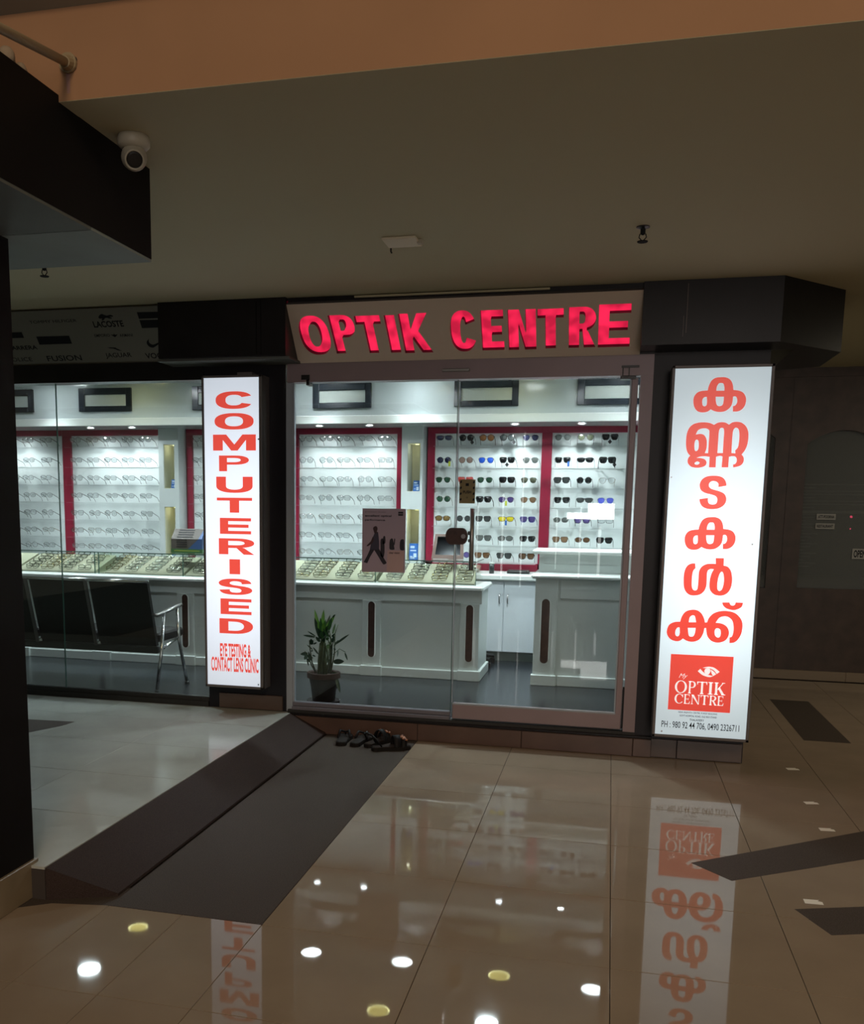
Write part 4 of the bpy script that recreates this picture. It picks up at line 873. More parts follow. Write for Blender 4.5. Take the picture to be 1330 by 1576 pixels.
MB().box(-7.55, -1.03, 7.484, 7.93, 1.075, 1.081).build('case_top', M['case_glass'], sc_)
MB().box(-1.036, -1.031, 7.49, 7.93, .89, 1.075).build('case_end', M['case_glass'], sc_)
MB().box(-7.55, -1.031, 7.482, 7.486, 1.074, 1.082).box(-1.034, -1.029, 7.484, 7.93, 1.074, 1.082).box(-1.034, -1.030, 7.483, 7.488, .89, 1.076).build('case_edge', M['glass_edge'], sc_)
for x in (-4.419, -4.381, -3.573, -1.86):
    MB().box(x-.0025, x+.0025, 7.491, 7.92, .89, 1.074).build('case_divider', M['case_glass'], sc_)
    MB().box(x-.003, x+.003, 7.483, 7.491, .89, 1.075).build('case_edge', M['glass_edge'], sc_)

rc = thing('reception_counter', 'white two-tier reception counter with one brown slot beside the door jamb', 'counter', (.1, 7.6, .13))
YR = 7.40
MB().box(-.545, .69, YR, 7.95, .13, .968).build('body', M['white'], rc)
MB().cbox(-.36, .69, YR-.012, YR+.01, .815, .965, .004).build('top_rail', M['white'], rc)
MB().cbox(-.36, .69, YR-.018, YR+.01, .13, .212, .004).build('skirting', M['white'], rc)
pilaster(rc, -.465, YR, .21, .966, .172); slot(rc, -.465, YR, .305, .812, .031)
MB().cbox(-.585, .69, YR-.045, 7.98, .968, 1.004, .012).build('ledge_top', M['white_top'], rc)
MB().box(-.545, .69, 7.60, 7.93, 1.004, 1.15).build('upper_tier', M['white'], rc)
MB().box(-.545, .69, 7.592, 7.60, 1.06, 1.07).build('groove', M['white'], rc)
MB().cbox(-.60, .69, 7.55, 7.97, 1.15, 1.185, .012).build('upper_top', M['white_top'], rc)

bc = thing('back_cabinet', 'low white cabinet with two doors under the sunglasses boards', 'cabinet', (-1.0, 8.7, .13))
MB().box(-1.85, .35, 8.47, 8.91, .215, .862).build('body', M['cab_white'], bc)
MB().box(-1.85, .35, 8.50, 8.91, .13, .215).build('toe_kick', M['soffit_b'], bc)
for xa, xb, hx in ((-1.348, -.912, -.946), (-.906, -.47, -.872), (-.466, -.03, -.1)):
    d = MB().cbox(xa, xb, 8.452, 8.471, .218, .858, .003).build('cabinet_door', M['cab_white'], bc)
    MB().tube([(hx, 8.45, .74), (hx, 8.43, .73), (hx, 8.426, .70), (hx, 8.43, .67), (hx, 8.45, .66)], .006, 8).build('handle', M['steel'], d, True)
MB().cbox(-1.87, .38, 8.42, 8.918, .863, .92, .012).build('worktop', M['white_top'], bc)

t = thing('pen_tray', 'shallow black tray on the low white cabinet worktop', 'tray', (-.79, 8.62, .92))
MB().cbox(-.90, -.70, 8.56, 8.68, .921, .944, .004).box(-.895, -.705, 8.565, 8.675, .944, .950).build('tray_body', M['plastic_black'], t)
t = thing('pen_cup', 'tall dark pen cup with white rim beside the showcase corner', 'cup', (-1.035, 8.55, .92))
MB().lathe([(.001, .001), (.022, .001), (.024, .09)], (-1.03, 8.50, .92), 16).build('cup', M['plastic_black'], t, True)
MB().lathe([(.023, .09), (.026, .092), (.026, .104), (.02, .104)], (-1.03, 8.50, .92), 16).build('rim', M['white_top'], t)
t = thing('paper_stack', 'loose white papers on the low cabinet worktop', 'paper', (-.60, 8.62, .92))
for k in range(4):
    MB().box(-.66+.004*k, -.50+.003*k, 8.52+.003*k, 8.74-.003*k, .921+.003*k, .923+.003*k).build('sheet', M['white_top'], t)

# ------------------------------------------------------------------ eyewear
def lens_outline(kind):
    if kind == 'round': return ell(0, 0, .0262, .0262, 0, 2*PI, 18, 2)[:-1]
    if kind == 'oval': return ell(0, 0, .028, .0215, 0, 2*PI, 18, 2.3)[:-1]
    if kind == 'rect': return ell(0, 0, .0285, .0215, 0, 2*PI, 20, 3.6)[:-1]
    if kind == 'square': return [(-.027,.021),(-.012,.023),(.02,.024),(.030,.021),(.030,.006),(.026,-.014),(.015,-.024),(-.008,-.024),(-.021,-.016),(-.026,0)]
    if kind == 'aviator': return [(-.022,.017),(-.005,.022),(.018,.021),(.029,.014),(.030,0),(.025,-.016),(.013,-.026),(-.004,-.026),(-.017,-.016),(-.024,0)]
    if kind == 'shield': return [(-.031,.015),(-.01,.020),(.022,.020),(.033,.014),(.031,-.004),(.02,-.018),(-.004,-.020),(-.02,-.014),(-.028,-.004)]
def eyewear_mesh(kind, rim, temples=True, name='eyeglasses'):
    mb = MB(); o = lens_outline(kind); n = len(o); cx = .0345
    for s in (1, -1):
        I = [(s*(cx+p[0]), p[1]) for p in o]; O = []
        for p in o:
            l = math.hypot(*p); O.append((s*(cx+p[0]*(1+rim/l)), p[1]*(1+rim/l)))
        y0, y1 = -.003, .003
        if name == 'eyeglasses': mb.tube([((p[0]+q[0])/2, 0, (p[1]+q[1])/2) for p, q in zip(I, O)], max(rim*.55, .0013), 6, True)
        else: mb.add([(p[0],y0,p[1]) for p in I]+[(p[0],y0,p[1]) for p in O]+[(p[0],y1,p[1]) for p in I]+[(p[0],y1,p[1]) for p in O],
               [(i,(i+1)%n,n+(i+1)%n,n+i) for i in range(n)]+[(2*n+i,3*n+i,3*n+(i+1)%n,2*n+(i+1)%n) for i in range(n)]+[(n+i,n+(i+1)%n,3*n+(i+1)%n,3*n+i) for i in range(n)]+[(i,2*n+i,2*n+(i+1)%n,(i+1)%n) for i in range(n)])
        mx = max(p[0] for p in o)+cx
        t = max(rim, .0022)
        mb.box(min(s*mx, s*(mx+.006)), max(s*mx, s*(mx+.006)), -.003, .006, .006, .006+2*t)
        xa, xb = s*(mx+.004), s*(mx+.004+t)
        xa, xb = min(xa, xb), max(xa, xb)
        if temples:
            mb.add([(xa,.004,.006),(xb,.004,.006),(xb,.004,.006+2*t),(xa,.004,.006+2*t),(xa,.10,-.030),(xb,.10,-.030),(xb,.10,-.030+2*t),(xa,.10,-.030+2*t)], [(0,3,2,1),(0,1,5,4),(1,2,6,5),(2,3,7,6),(3,0,4,7)])
            mb.add([(xa,.10,-.030),(xb,.10,-.030),(xb,.10,-.030+2*t),(xa,.10,-.030+2*t),(xa,.124,-.066),(xb,.124,-.066),(xb,.124,-.060),(xa,.124,-.060)], [(4,5,6,7),(0,1,5,4),(1,2,6,5),(2,3,7,6),(3,0,4,7)])
        else:
            mb.box(-s*.03 if s < 0 else -.03, s*mx if s > 0 else .03, .006+.004*(s > 0), .009+.004*(s > 0), -.004, .001) if s > 0 else mb.box(-mx, .03, .006, .009, -.004, .001)
    g = cx+min(p[0] for p in o)
    mb.tube([(-g, 0, .006), (0, -.003, .011), (g, 0, .006)], max(rim*.8, .0018), 6, cap=False)
    f = mb.build(name, M['plastic_black'], None, name == 'eyeglasses', local=True)
    for s in (1, -1):
        lb = MB(); rg = lambda k, y: [(s*(cx+p[0]*k), y, p[1]*k) for p in o]
        lb.add(rg(.99, 0)+rg(.6, -.0028)+[(s*cx, -.0042, 0)]+rg(.99, .0008), [(i,(i+1)%n,n+(i+1)%n,n+i) for i in range(n)]+[(n+i,n+(i+1)%n,2*n) for i in range(n)]+[tuple(range(2*n+1, 3*n+1))])
        l = lb.build('lens', M['lens_clear'], f, True, local=True)
    f.data.materials[0] = M['plastic_black']
    return f
PROTO = {}
def eyewear(kind, rim, frame_m, lens_m, loc, label, group, rot=(0,0,0), temples=True, name='eyeglasses', scale=1):
    key = (kind, rim, temples, name)
    if key not in PROTO:
        o = eyewear_mesh(kind, rim, temples, name); PROTO[key] = o
    else:
        o = dup(PROTO[key])
    o.location = loc; o.rotation_euler = rot; o.scale = (scale,)*3
    for ob, m in [(o, frame_m)]+[(c, lens_m) for c in o.children if c.name.startswith('lens')]:
        ob.material_slots[0].link = 'OBJECT'; ob.material_slots[0].material = m
    return tag(o, label, 'sunglasses' if name == 'sunglasses' else 'glasses', group)
def tint(name, c, rough=.08):
    if name not in M: M[name] = mat(name, c, rough, spec=.6)
    return M[name]
LENS = dict(black=(.008,.009,.01), navy=(.018,.022,.06), darkgrey=(.04,.045,.045), grey=(.10,.11,.105), green=(.018,.05,.03), olive=(.07,.075,.05), blue=(.03,.11,.62), brown=(.09,.045,.02),
            orange=(.25,.10,.03), amber=(.14,.09,.03), purple=(.07,.05,.18), yellow=(.70,.58,.03), red=(.42,.06,.05), rose=(.30,.2,.17), violetblue=(.09,.11,.55), gradient=(.17,.1,.055))
for k, c in LENS.items(): tint('lens_'+k, c)
tint('frame_black', (.009,.009,.01), .25); tint('frame_tortoise', (.06,.028,.012), .25); tint('frame_grey', (.09,.09,.09), .3)
tint('frame_red', (.35,.03,.03), .3); tint('frame_blue', (.03,.06,.3), .3); M['tray_gold'] = mat('bright_gold_wire', (.30,.22,.10), .18, metal=1); M['tray_silver'] = mat('bright_silver_wire', (.28,.28,.29), .18, metal=1); M['tray_gun'] = mat('steel_wire', (.08,.08,.085), .18, metal=1)
tint('frame_clear', (.42,.43,.42), .2)
M['frame_silver'] = mat('silver_wire', (.085,.09,.095), .3, metal=.3); M['frame_gold'] = mat('gold_wire', (.14,.1,.05), .3, metal=.3); M['frame_gun'] = mat('gunmetal_wire', (.03,.032,.036), .3, metal=.4)
M['frame_gold_dark'] = mat('bronze_wire', (.2,.14,.07), .25, metal=.8)
ORD = ['first','second','third','fourth','fifth','sixth','seventh','eighth','ninth','tenth','eleventh','twelfth']
KY = .9844; YG = YB-.155
def wall_pos(x, z): return (x*KY, YG, 1.5+(z-1.5)*KY)
def row_words(r): return 'top row' if r == 0 else ('bottom row' if r == 6 else ORD[r]+' row')
# sunglasses: (shape, rim mm, frame, lens, words)
S = lambda kind, lens, frame='black', rim=3, words=None: (kind, rim*.001, 'frame_'+frame, 'lens_'+lens, words or lens+' lens')
WIDE = [
 [S('shield','navy','grey'), S('round','black','black',4), S('round','orange','tortoise',4,'orange brown'), S('round','darkgrey','black',4,'dark round'), S('aviator','navy','black',2,'dark blue')],
 [S('round','navy','gun',2,'navy round'), S('round','rose','tortoise',2,'pinkish brown'), S('aviator','blue','silver',2,'bright blue'), S('square','black'), S('aviator','grey','gun',2,'pale grey')],
 [S('aviator','green','gold_dark',2,'green'), S('square','red','red',3,'red'), S('aviator','green','silver',2,'grey green'), S('square','black','black',4,'heavy black'), S('aviator','olive','gun',2,'olive green')],
 [S('round','green','gold_dark',2,'deep green'), None, S('square','black','black',5,'thick black'), S('aviator','purple','gold',2,'purple'), S('aviator','gradient','gold',2,'brown gradient')],
 [S('oval','amber','tortoise',4,'tan tortoise'), S('round','darkgrey','grey',2,'grey round'), S('square','darkgrey','black',3,'dark grey'), S('shield','yellow','tortoise',3,'bright yellow'), S('square','purple','blue',3,'navy purple')],
 [None, None, S('square','grey','black',3,'grey'), S('oval','grey','gun',3,'folded grey'), S('square','black','black',3,'glossy black')],
 [None, S('round','purple','gun',2,'violet round'), S('square','brown','tortoise',3,'brown'), S('square','darkgrey','black',3,'charcoal'), S('square','brown','black',4,'black and brown')]]
JAMB = [
 [S('aviator','grey','silver',2,'clear wire'), S('aviator','olive','gun',3,'dark green'), S('square','black','black',3,'black')],
 [S('square','black','grey',3,'black'), S('shield','black','black',3,'wide black'), S('square','black','black',5,'thick black')],
 [S('square','darkgrey','black',4,'half shaded black'), S('round','black','gun',3,'small round black'), S('aviator','clear','gold',2,'clear gold wire')],
 [S('square','black','black',3,'black'), S('shield','darkgrey','black',3,'dark gradient'), S('aviator','violetblue','blue',2,'violet blue')],
 [S('oval','grey','grey',2,'grey'), S('square','purple','black',4,'dark purple'), S('rect','clear','black',3,'clear black rimmed')],
 [S('square','gradient','tortoise',3,'brown gradient'), S('oval','brown','gun',2,'small brown'), S('square','black','black',4,'black')]]
placed = {}
def hang(grid, xs, where, first):
    for r, row in enumerate(grid):
        for c, s in enumerate(row):
            if not s: continue
            kind, rim, fr, le, words = s
            lm = M['lens_clear'] if le == 'lens_clear' else M[le]
            o = eyewear(kind, rim, M[fr], lm, wall_pos(xs[c]+random.uniform(-.008, .008), ROWS[r]), f'{words} sunglasses, {row_words(r)}, {ORD[c]} from {first}, {where}', 'sunglasses on the wall boards', (random.uniform(.0, .09), 0, random.uniform(-.09, .09)), True, 'sunglasses', 1.03)
            placed[where, r, c] = o
hang(WIDE, [-1.565, -1.359, -1.17, -.97, -.757], 'board behind the door handle', 'the mirror side')
hang(JAMB, [-.46, -.257, -.055], 'board by the door jamb', 'the red post')
# hanging price tags
M['tag_yellow'] = mat('lime_tag', (.5, .55, .03), .5); M['tag_blue'] = mat('blue_tag', (.03, .12, .4), .5)
for w, r, c, m, dx, dia in (('board behind the door handle',0,1,'plastic_black',.05,1), ('board behind the door handle',0,3,'plastic_black',.06,1), ('board behind the door handle',1,3,'plastic_black',0,1), ('board behind the door handle',3,3,'tag_yellow',0,0),
                      ('board behind the door handle',4,3,'tag_blue',0,0), ('board by the door jamb',0,2,'plastic_black',.0,1), ('board by the door jamb',1,2,'plastic_black',.06,1), ('board by the door jamb',1,0,'tag_blue',.05,0), ('board behind the door handle',1,0,'tag_yellow',.05,0)):
    o = placed[w, r, c]
    b = MB()
    if dia: b.prism_y([(dx,-.02),(dx-.018,-.04),(dx,-.06),(dx+.018,-.04)], -.008, -.006)
    else: b.prism_y([(dx-.009,-.012),(dx-.009,-.055),(dx+.009,-.055),(dx+.009,-.012)], -.008, -.006)
    b.tube([(dx, -.007, -.02), (dx, -.003, .0)], .0006, 4)
    b.build('price_tag', M[m], o, local=True)
# clear spectacles
FR = ['silver', 'gun', 'black', 'gold', 'gun', 'black', 'grey', 'tortoise', 'gun', 'black', 'gun']
FW = {'silver': 'silver wire', 'gun': 'gunmetal wire', 'black': 'thin black', 'gold': 'gold wire', 'grey': 'grey', 'tortoise': 'brown tortoise', 'blue': 'dark blue'}
KD = ['oval', 'rect', 'round', 'rect', 'oval', 'square']
def spectacles(xs, rows, where, first, seed):
    rn = random.Random(seed)
    for r in rows:
        for c, x in enumerate(xs):
            k = rn.choice(KD); f = rn.choice(FR)
            eyewear(k, 0.0022 if f in ('silver', 'gun', 'gold') else .0026, M['frame_'+f], M['lens_clear'], wall_pos(x+rn.uniform(-.01, .01), ROWS[r]), f'{FW[f]} {k} spectacles, {row_words(r)}, {ORD[c]} from {first}, {where}', 'clear spectacles on the wall boards', (rn.uniform(.0, .1), rn.uniform(-.03, .03), rn.uniform(-.14, .14)), True, 'eyeglasses', 1.03)
R7 = range(7)
spectacles([-5.81, -6.02, -6.22], R7, 'board beside the dark column', 'its red post', 1)
spectacles([-4.655, -4.859, -5.059, -5.261, -5.455], R7, 'board above the bench', 'the niche column', 2)
spectacles([-4.06], R7, 'strip by the narrow sign', 'the niche column', 3)
spectacles([-2.134, -2.34, -2.549, -2.734, -2.93], R7, 'board behind the poster', 'the niche column', 4)
# spectacles lying in the showcase trays
def tray_glasses(cols, where, first, seed, rows=6, jit=.0):
    rn = random.Random(seed); n = rows
    for c, x in enumerate(cols):
        tone = rn.choice(['gold', 'silver', 'gun', 'silver', 'gold', 'silver'])
        for r in range(n):
            if jit and rn.random() < jit: continue
            f = tone if rn.random() < .6 else rn.choice(['gold', 'silver', 'gun', 'silver'])
            y = YT0+.035+.062*r; z = ZT0+(ZT1-ZT0)*(y-YT0)/(YT1-YT0)+.022
            eyewear('rect' if rn.random() < .6 else 'oval', .0036, M['tray_'+f], M['lens_tray'], (x+rn.uniform(-.004, .004)+jit*rn.uniform(-.05, .05), y, z), f'{FW[f]} spectacles, {ORD[r]} from front, {ORD[c]} column from {first}, {where}', 'spectacles in the showcase trays', (-.55+rn.uniform(-.1, .1), rn.uniform(-.05, .05), rn.uniform(-.08, .08)), False, 'eyeglasses', .98)
tray_glasses([-1.135, -1.337, -1.53, -1.715], 'end tray', 'the counter corner', 5)
tray_glasses([-1.953, -2.148, -2.346, -2.501], 'poster tray', 'the case divider', 6)
tray_glasses([-3.684, -3.889, -4.09, -4.275], 'bench tray', 'the leaflet box', 7)
tray_glasses([-3.44], 'tray by the narrow sign', 'the divider', 9)
tray_glasses([-4.538, -4.733, -4.917, -5.08], 'scattered tray', 'the case divider', 8, 6, .2)

# ------------------------------------------------------------------ things on the counters
mr = thing('table_mirror', 'tilted table mirror in brown frame on the showcase counter', 'mirror', (-1.31, 7.78, 1.082))
mx0, mx1, mz0, mz1 = -1.445, -1.175, 1.083, 1.285
tilt = lambda v: 7.74+.075*v
def mframe(u0, u1, v0, v1, d0, d1):
    P = []
    for d in (d0, d1):
        for u, v in ((u0, v0), (u1, v0), (u1, v1), (u0, v1)):
            x = mx0+(mx1-mx0)*u + (.5-u)*.035*v
            P.append((x, tilt(v)+d, mz0+(mz1-mz0)*v))
    return MB().add(P, [(0,1,2,3),(7,6,5,4),(0,4,5,1),(1,5,6,2),(2,6,7,3),(3,7,4,0)])
M['mirror_frame'] = mat('taupe_mirror_frame', (.2, .135, .115), .4); M['mirror'] = mat('mirror_glass', (.72, .8, .82), .03, metal=1)
mf = MB()
for a in ((0,1,0,.16,0,.02), (0,1,.9,1,0,.02), (0,.1,.16,.9,0,.02), (.9,1,.16,.9,0,.02)):
    q = mframe(*a); mf.add(q.v, q.f)
mf.build('mirror_frame', M['mirror_frame'], mr)
mframe(.1, .9, .16, .9, .006, .014).build('mirror_glass', M['mirror'], mr)
MB().add([(-1.33,7.84,1.25),(-1.28,7.84,1.25),(-1.28,7.90,1.082),(-1.33,7.90,1.082),(-1.33,7.85,1.25),(-1.28,7.85,1.25),(-1.28,7.91,1.082),(-1.33,7.91,1.082)], [(0,1,2,3),(7,6,5,4),(0,4,5,1),(1,5,6,2),(2,6,7,3),(3,7,4,0)]).build('stand', M['mirror_frame'], mr)

lb = thing('leaflet_box', 'sloping cardboard leaflet box with blue side and green base on the showcase', 'box', (-3.6, 7.68, 1.082))
M['card_grey'] = mat('grey_brown_card', (.075, .06, .052), .6); M['card_blue'] = mat('blue_card_side', (.025, .07, .2), .5); M['card_green'] = mat('green_card_base', (.03, .12, .03), .5); M['card_yellow'] = mat('yellow_print', (.4, .38, .04), .5)
xa, xb = -3.745, -3.455
prof = [(7.62, 1.082), (7.62, 1.205), (7.70, 1.29), (7.80, 1.29), (7.80, 1.082)]
MB().prism_x(prof, xa, xb-.004).build('carton', M['card_grey'], lb)
sd = MB().prism_x([(7.62,1.118),(7.62,1.205),(7.70,1.29),(7.80,1.29),(7.80,1.118)], xb-.004, xb)
sd.add([(xb-.13,7.6185,1.118),(xb,7.6185,1.118),(xb,7.6185,1.205),(xb-.03,7.6185,1.205)], [(0,1,2,3)])
sd.add([(xb-.03,7.6185,1.206),(xb,7.6185,1.206),(xb,7.6985,1.291),(xb-.012,7.6985,1.291)], [(0,1,2,3)])
sd.build('blue_side', M['card_blue'], lb)
MB().box(xa-.001, xb+.001, 7.617, 7.80, 1.083, 1.118).build('green_base', M['card_green'], lb)
MB().box(xa+.03, xb-.02, 7.6155, 7.618, 1.10, 1.105).build('yellow_line', M['card_yellow'], lb)
st = MB()
for k in range(4):
    z = 1.135+.02*k; st.box(xa+.05, xb-.14, 7.6165, 7.6205, z, z+.005)
    y = 7.632+.018*k; st.add([(xa+.05, y-.0015, 1.205+(y-7.62)*1.0625+.0015), (xb-.09, y-.0015, 1.205+(y-7.62)*1.0625+.0015), (xb-.09, y+.004, 1.205+(y+.0055-7.62)*1.0625+.0015), (xa+.05, y+.004, 1.205+(y+.0055-7.62)*1.0625+.0015)], [(0,1,2,3)])
st.build('slot_print', M['print_dark'], lb)

# poster on the fixed pane
po = thing('poster', 'plum poster of a walking man taped inside the fixed glass pane', 'poster', (-1.413, 5.917, 1.085))
M['plum'] = mat('plum_poster_paper', (.44, .35, .44), .5); M['poster_dark'] = mat('poster_dark_ink', (.02, .017, .03), .5); M['poster_mid'] = mat('poster_blue_ink', (.045, .04, .075), .5); M['poster_pink'] = mat('poster_pink_panel', (.55, .38, .38), .5); M['poster_skin'] = mat('poster_brown_ink', (.05, .022, .03), .5)
PX0, PX1, PZ0, PZ1 = -1.556, -1.271, 1.086, 1.492
YP = 5.898
MB().box(PX0, PX1, YP, YP+.003, PZ0, PZ1).build('sheet', M['plum'], po)
def pp(n): return lambda u, v: (PX0+(PX1-PX0)*(u-115)/905, YP-.0008*n, PZ1-(PZ1-PZ0)*(v-105)/1350)
def poster(name, m, polys, n=1, sm=2):
    b = MB()
    for p in polys: fill(b, [smooth_contour(p, sm) if sm > 1 else p], pp(n))
    b.build(name, M[m], po)
poster('pink_panel', 'poster_pink', [[(650,985),(1000,985),(985,1440),(640,1440)]], 1, 1)
poster('walking_man', 'poster_dark', [[(290,960,1),(480,960,1),(560,1120),(640,1250,1),(570,1290),(480,1150),(375,985,1),(290,1130),(230,1270,1),(150,1250,1),(220,1120)],
      [(505,760),(560,740),(590,900),(580,1120),(510,1110),(505,900)], [(700,760),(760,735),(790,900),(795,965),(705,965),(690,900)], [(920,760),(990,750),(1000,900),(1000,970),(920,970),(905,880)], [(560,700),(600,690),(605,830),(550,850)], [(790,740),(810,740),(800,860),(780,860)]], 2)
poster('jacket', 'poster_mid', [[(380,620,1),(450,600,1),(475,800),(475,970,1),(280,975,1),(310,830),(340,720)]], 3)
poster('head', 'poster_skin', [[(345,520),(380,480),(425,485),(440,540),(425,590),(450,610),(380,630),(360,580)], [(340,700),(300,800),(215,890),(240,905),(330,840),(365,760)]], 4)
b = MB(); q = lambda u, v: pp(2)(u, v)
flip = lambda x0, x1, v0, v1: (lambda a, c: pp(2)(a, v1-(c-v0)))
text_mesh(b, 'excellent optical', 170, 725, 235, 290, flip(0,0,235,290), .03); text_mesh(b, 'performance.', 170, 605, 325, 375, flip(0,0,325,375), .03)
text_mesh(b, 'precision lenses', 175, 600, 165, 190, flip(0,0,165,190))
fill(b, [[(865,165),(965,165),(965,250),(865,250)]], q)
text_mesh(b, 'clear vision', 685, 905, 1010, 1055, flip(0,0,1010,1055), .02)
b.build('lettering', M['poster_dark'], po)
b = MB(); fill(b, [[(872,204),(958,204),(958,212),(872,212)]], pp(3)); b.build('logo_line', M['plum'], po)

pk = thing('push_sticker', 'gold push sticker with black dotted border on the door pane', 'sticker', (-.882, 5.895, 1.531))
M['gold'] = mat('gold_foil', (.27, .21, .09), .4, metal=.1)
MB().box(-.93, -.832, 5.8935, 5.8965, 1.531, 1.678).build('sheet', M['gold'], pk)
b = MB(); at = front(5.893)
for k in range(4):
    z = 1.545+.036*k
    for x in (-.927, -.846): fill(b, [[(x,z),(x+.011,z+.006),(x+.011,z+.02),(x,z+.014)]], at)
text_mesh(b, 'PUSH', -.908, -.856, 1.592, 1.61, at, .03); fill(b, [[(-.892,1.638),(-.872,1.638),(-.872,1.655),(-.892,1.655)]], at); text_mesh(b, 'o', -.887, -.877, 1.562, 1.572, at)
b.build('lettering', M['print_dark'], pk)

# ------------------------------------------------------------------ waiting bench
wb = thing('waiting_bench', 'black leatherette three-seat waiting bench with chrome frame seen from behind', 'bench', (-3.98, 6.4, .13))
def seat_y(z): return 6.34-.27*(z-.43)                      # backrest leans towards the window
XS = [-3.235, -3.745, -4.245, -4.745]
for i in range(3):
    xb_, xa_ = XS[i]-.012, XS[i+1]+.028
    P = []
    for dy in (0, .035):
        for x, z in ((xa_, .455), (xb_, .455), (xb_, .935), (xa_, .935)): P.append((x, seat_y(z)+dy, z))
    MB().add(P, [(0,1,2,3),(7,6,5,4),(0,4,5,1),(1,5,6,2),(2,6,7,3),(3,7,4,0)]).build('backrest', M['leather'], wb)
    MB().cbox(xa_, xb_, 6.37, 6.80, .475, .545, .015).build('seat', M['leather'], wb)
for i, x in enumerate(XS[1:3]):
    P = []
    for dy in (-.012, .0):
        for xx, z in ((x-.012, .44), (x+.012, .44), (x+.012, .945), (x-.012, .945)): P.append((xx, seat_y(z)+dy, z))
    MB().add(P, [(0,1,2,3),(7,6,5,4),(0,4,5,1),(1,5,6,2),(2,6,7,3),(3,7,4,0)]).build('back_strip', M['frame_grey'], wb)
    MB().cbox(x+.02, x+.045, seat_y(.45)-.02, seat_y(.45)+.005, .45, .475, .003).build('clip', M['chrome'], wb)
MB().tube([(XS[3]-.02, seat_y(.945)+.01, .945), (XS[0]+.0, seat_y(.945)+.01, .945)], .013, 10).build('top_rail', M['chrome'], wb, True)
MB().cbox(XS[3]-.02, XS[0]-.0, 6.325, 6.365, .40, .452, .006).build('rear_beam', M['plastic_black'], wb)
for x, s in ((XS[0], 1), (XS[3], -1)):
    xo = x+.035*s
    MB().tube([(x-.005*s, seat_y(.70), .70), (xo, 6.26, .695), (xo+.01*s, 6.60, .735), (xo+.012*s, 6.64, .74)], [.012,.014,.016,.012], 8).build('armrest', M['steel'], wb, True)
    MB().tube([(xo+.005*s, 6.36, .71), (xo+.01*s, 6.30, .43), (xo+.005*s, 6.22, .132)], .013, 10).build('leg', M['chrome'], wb, True)
    MB().tube([(xo+.012*s, 6.56, .73), (xo+.02*s, 6.57, .48), (xo+.06*s, 6.62, .135)], .013, 10).build('leg', M['chrome'], wb, True)
    MB().tube([(xo+.01*s, 6.31, .44), (xo+.02*s, 6.57, .50)], .010, 8).build('stretcher', M['chrome'], wb, True)
    MB().lathe([(.018, 0), (.02, .01), (.013, .02)], (xo+.06*s, 6.62, .1305), 12).lathe([(.016, 0), (.018, .01), (.013, .02)], (xo+.005*s, 6.22, .1305), 12).build('foot_cap', M['plastic_black'], wb)

# swivel chair behind the showcase, its castor peeping out
ch = thing('swivel_chair', 'black swivel chair whose castor shows beside the showcase corner', 'chair', (-1.20, 8.215, .13))
cx, cy = -1.20, 8.215
MB().tube([(cx, cy, .22), (cx, cy, .52)], .028, 10).build('column', M['plastic_black'], ch)
MB().cbox(cx-.30, cx+.12, cy-.2, cy+.19, .52, .58, .02).build('seat', M['leather'], ch)
for k in range(5):
    a = .62+2*PI*k/5; ex, ey = cx+.28*math.cos(a), cy+.24*math.sin(a)
    leg = MB().tube([(cx, cy, .225), (ex, ey, .195)], [.022, .014], 8).build('leg', M['plastic_black'], ch)
    MB().tube([(ex-.012, ey-.02, .156), (ex-.012, ey+.02, .156)], .026, 12).tube([(ex, ey, .2), (ex, ey, .16)], .008, 6).build('castor', M['plastic_black'], leg)

# ------------------------------------------------------------------ potted plant
pt = thing('potted_plant', 'leafy green potted plant in black pot just inside the fixed pane', 'plant', (-1.925, 6.27, .13))
cx, cy = -1.925, 6.27
MB().lathe([(.078, 0), (.09, .1), (.104, .175), (.1, .175), (.09, .165)], (cx, cy, .131), 24).build('pot', M['pot'], pt, True)
MB().lathe([(.106, .172), (.118, .175), (.118, .212), (.108, .214), (.10, .205), (.10, .172)], (cx, cy, .131), 24, False).build('pot_rim', M['terracotta'], pt)
MB().lathe([(.001, .19), (.1, .186)], (cx, cy, .131), 16, False).build('soil', M['soil'], pt)
MB().lathe([(.10, .0), (.115, .004), (.118, .014), (.1, .008)], (cx, cy, .1305), 20).build('saucer', M['pot'], pt)
def leaf_strip(base, tip, width, sag=.0, n=6, curl=.25):
    b = Vector(base); t = Vector(tip); d = t-b; L = d.length
    side = d.cross(Vector((.25, -1, .15))).normalized(); nrm = side.cross(d).normalized()
    vs = []; fs = []
    for i in range(n+1):
        k = i/n; p = b+d*k+Vector((0,0,-sag*L*k*k)); w = width*(math.sin(PI*min(1, k*.86+.14))**.8)
        vs += [p-side*w+nrm*w*curl, p, p+side*w+nrm*w*curl]
        if i < n: a = 3*i; fs += [(a,a+1,a+4,a+3),(a+1,a+2,a+5,a+4)]
    return vs, fs
def leafs(base, tip, w, m, sag=0): b = MB(); b.add(*leaf_strip(base, tip, w, sag)); b.build('leaf', M[m], pt, True)
def at_px(u, v, y=6.27):                                    # plant photo zoom -> plane of the plant
    return (-2.143+u*.000370, y, .852-v*.0004890)
S0 = (cx-.01, cy, .32)
stalk = MB().tube([(cx-.015, cy, .31), (cx-.02, cy, .45), (cx-.005, cy+.005, .58)], [.021, .022, .017], 10).build('stalk', M['stalk'], pt, True)
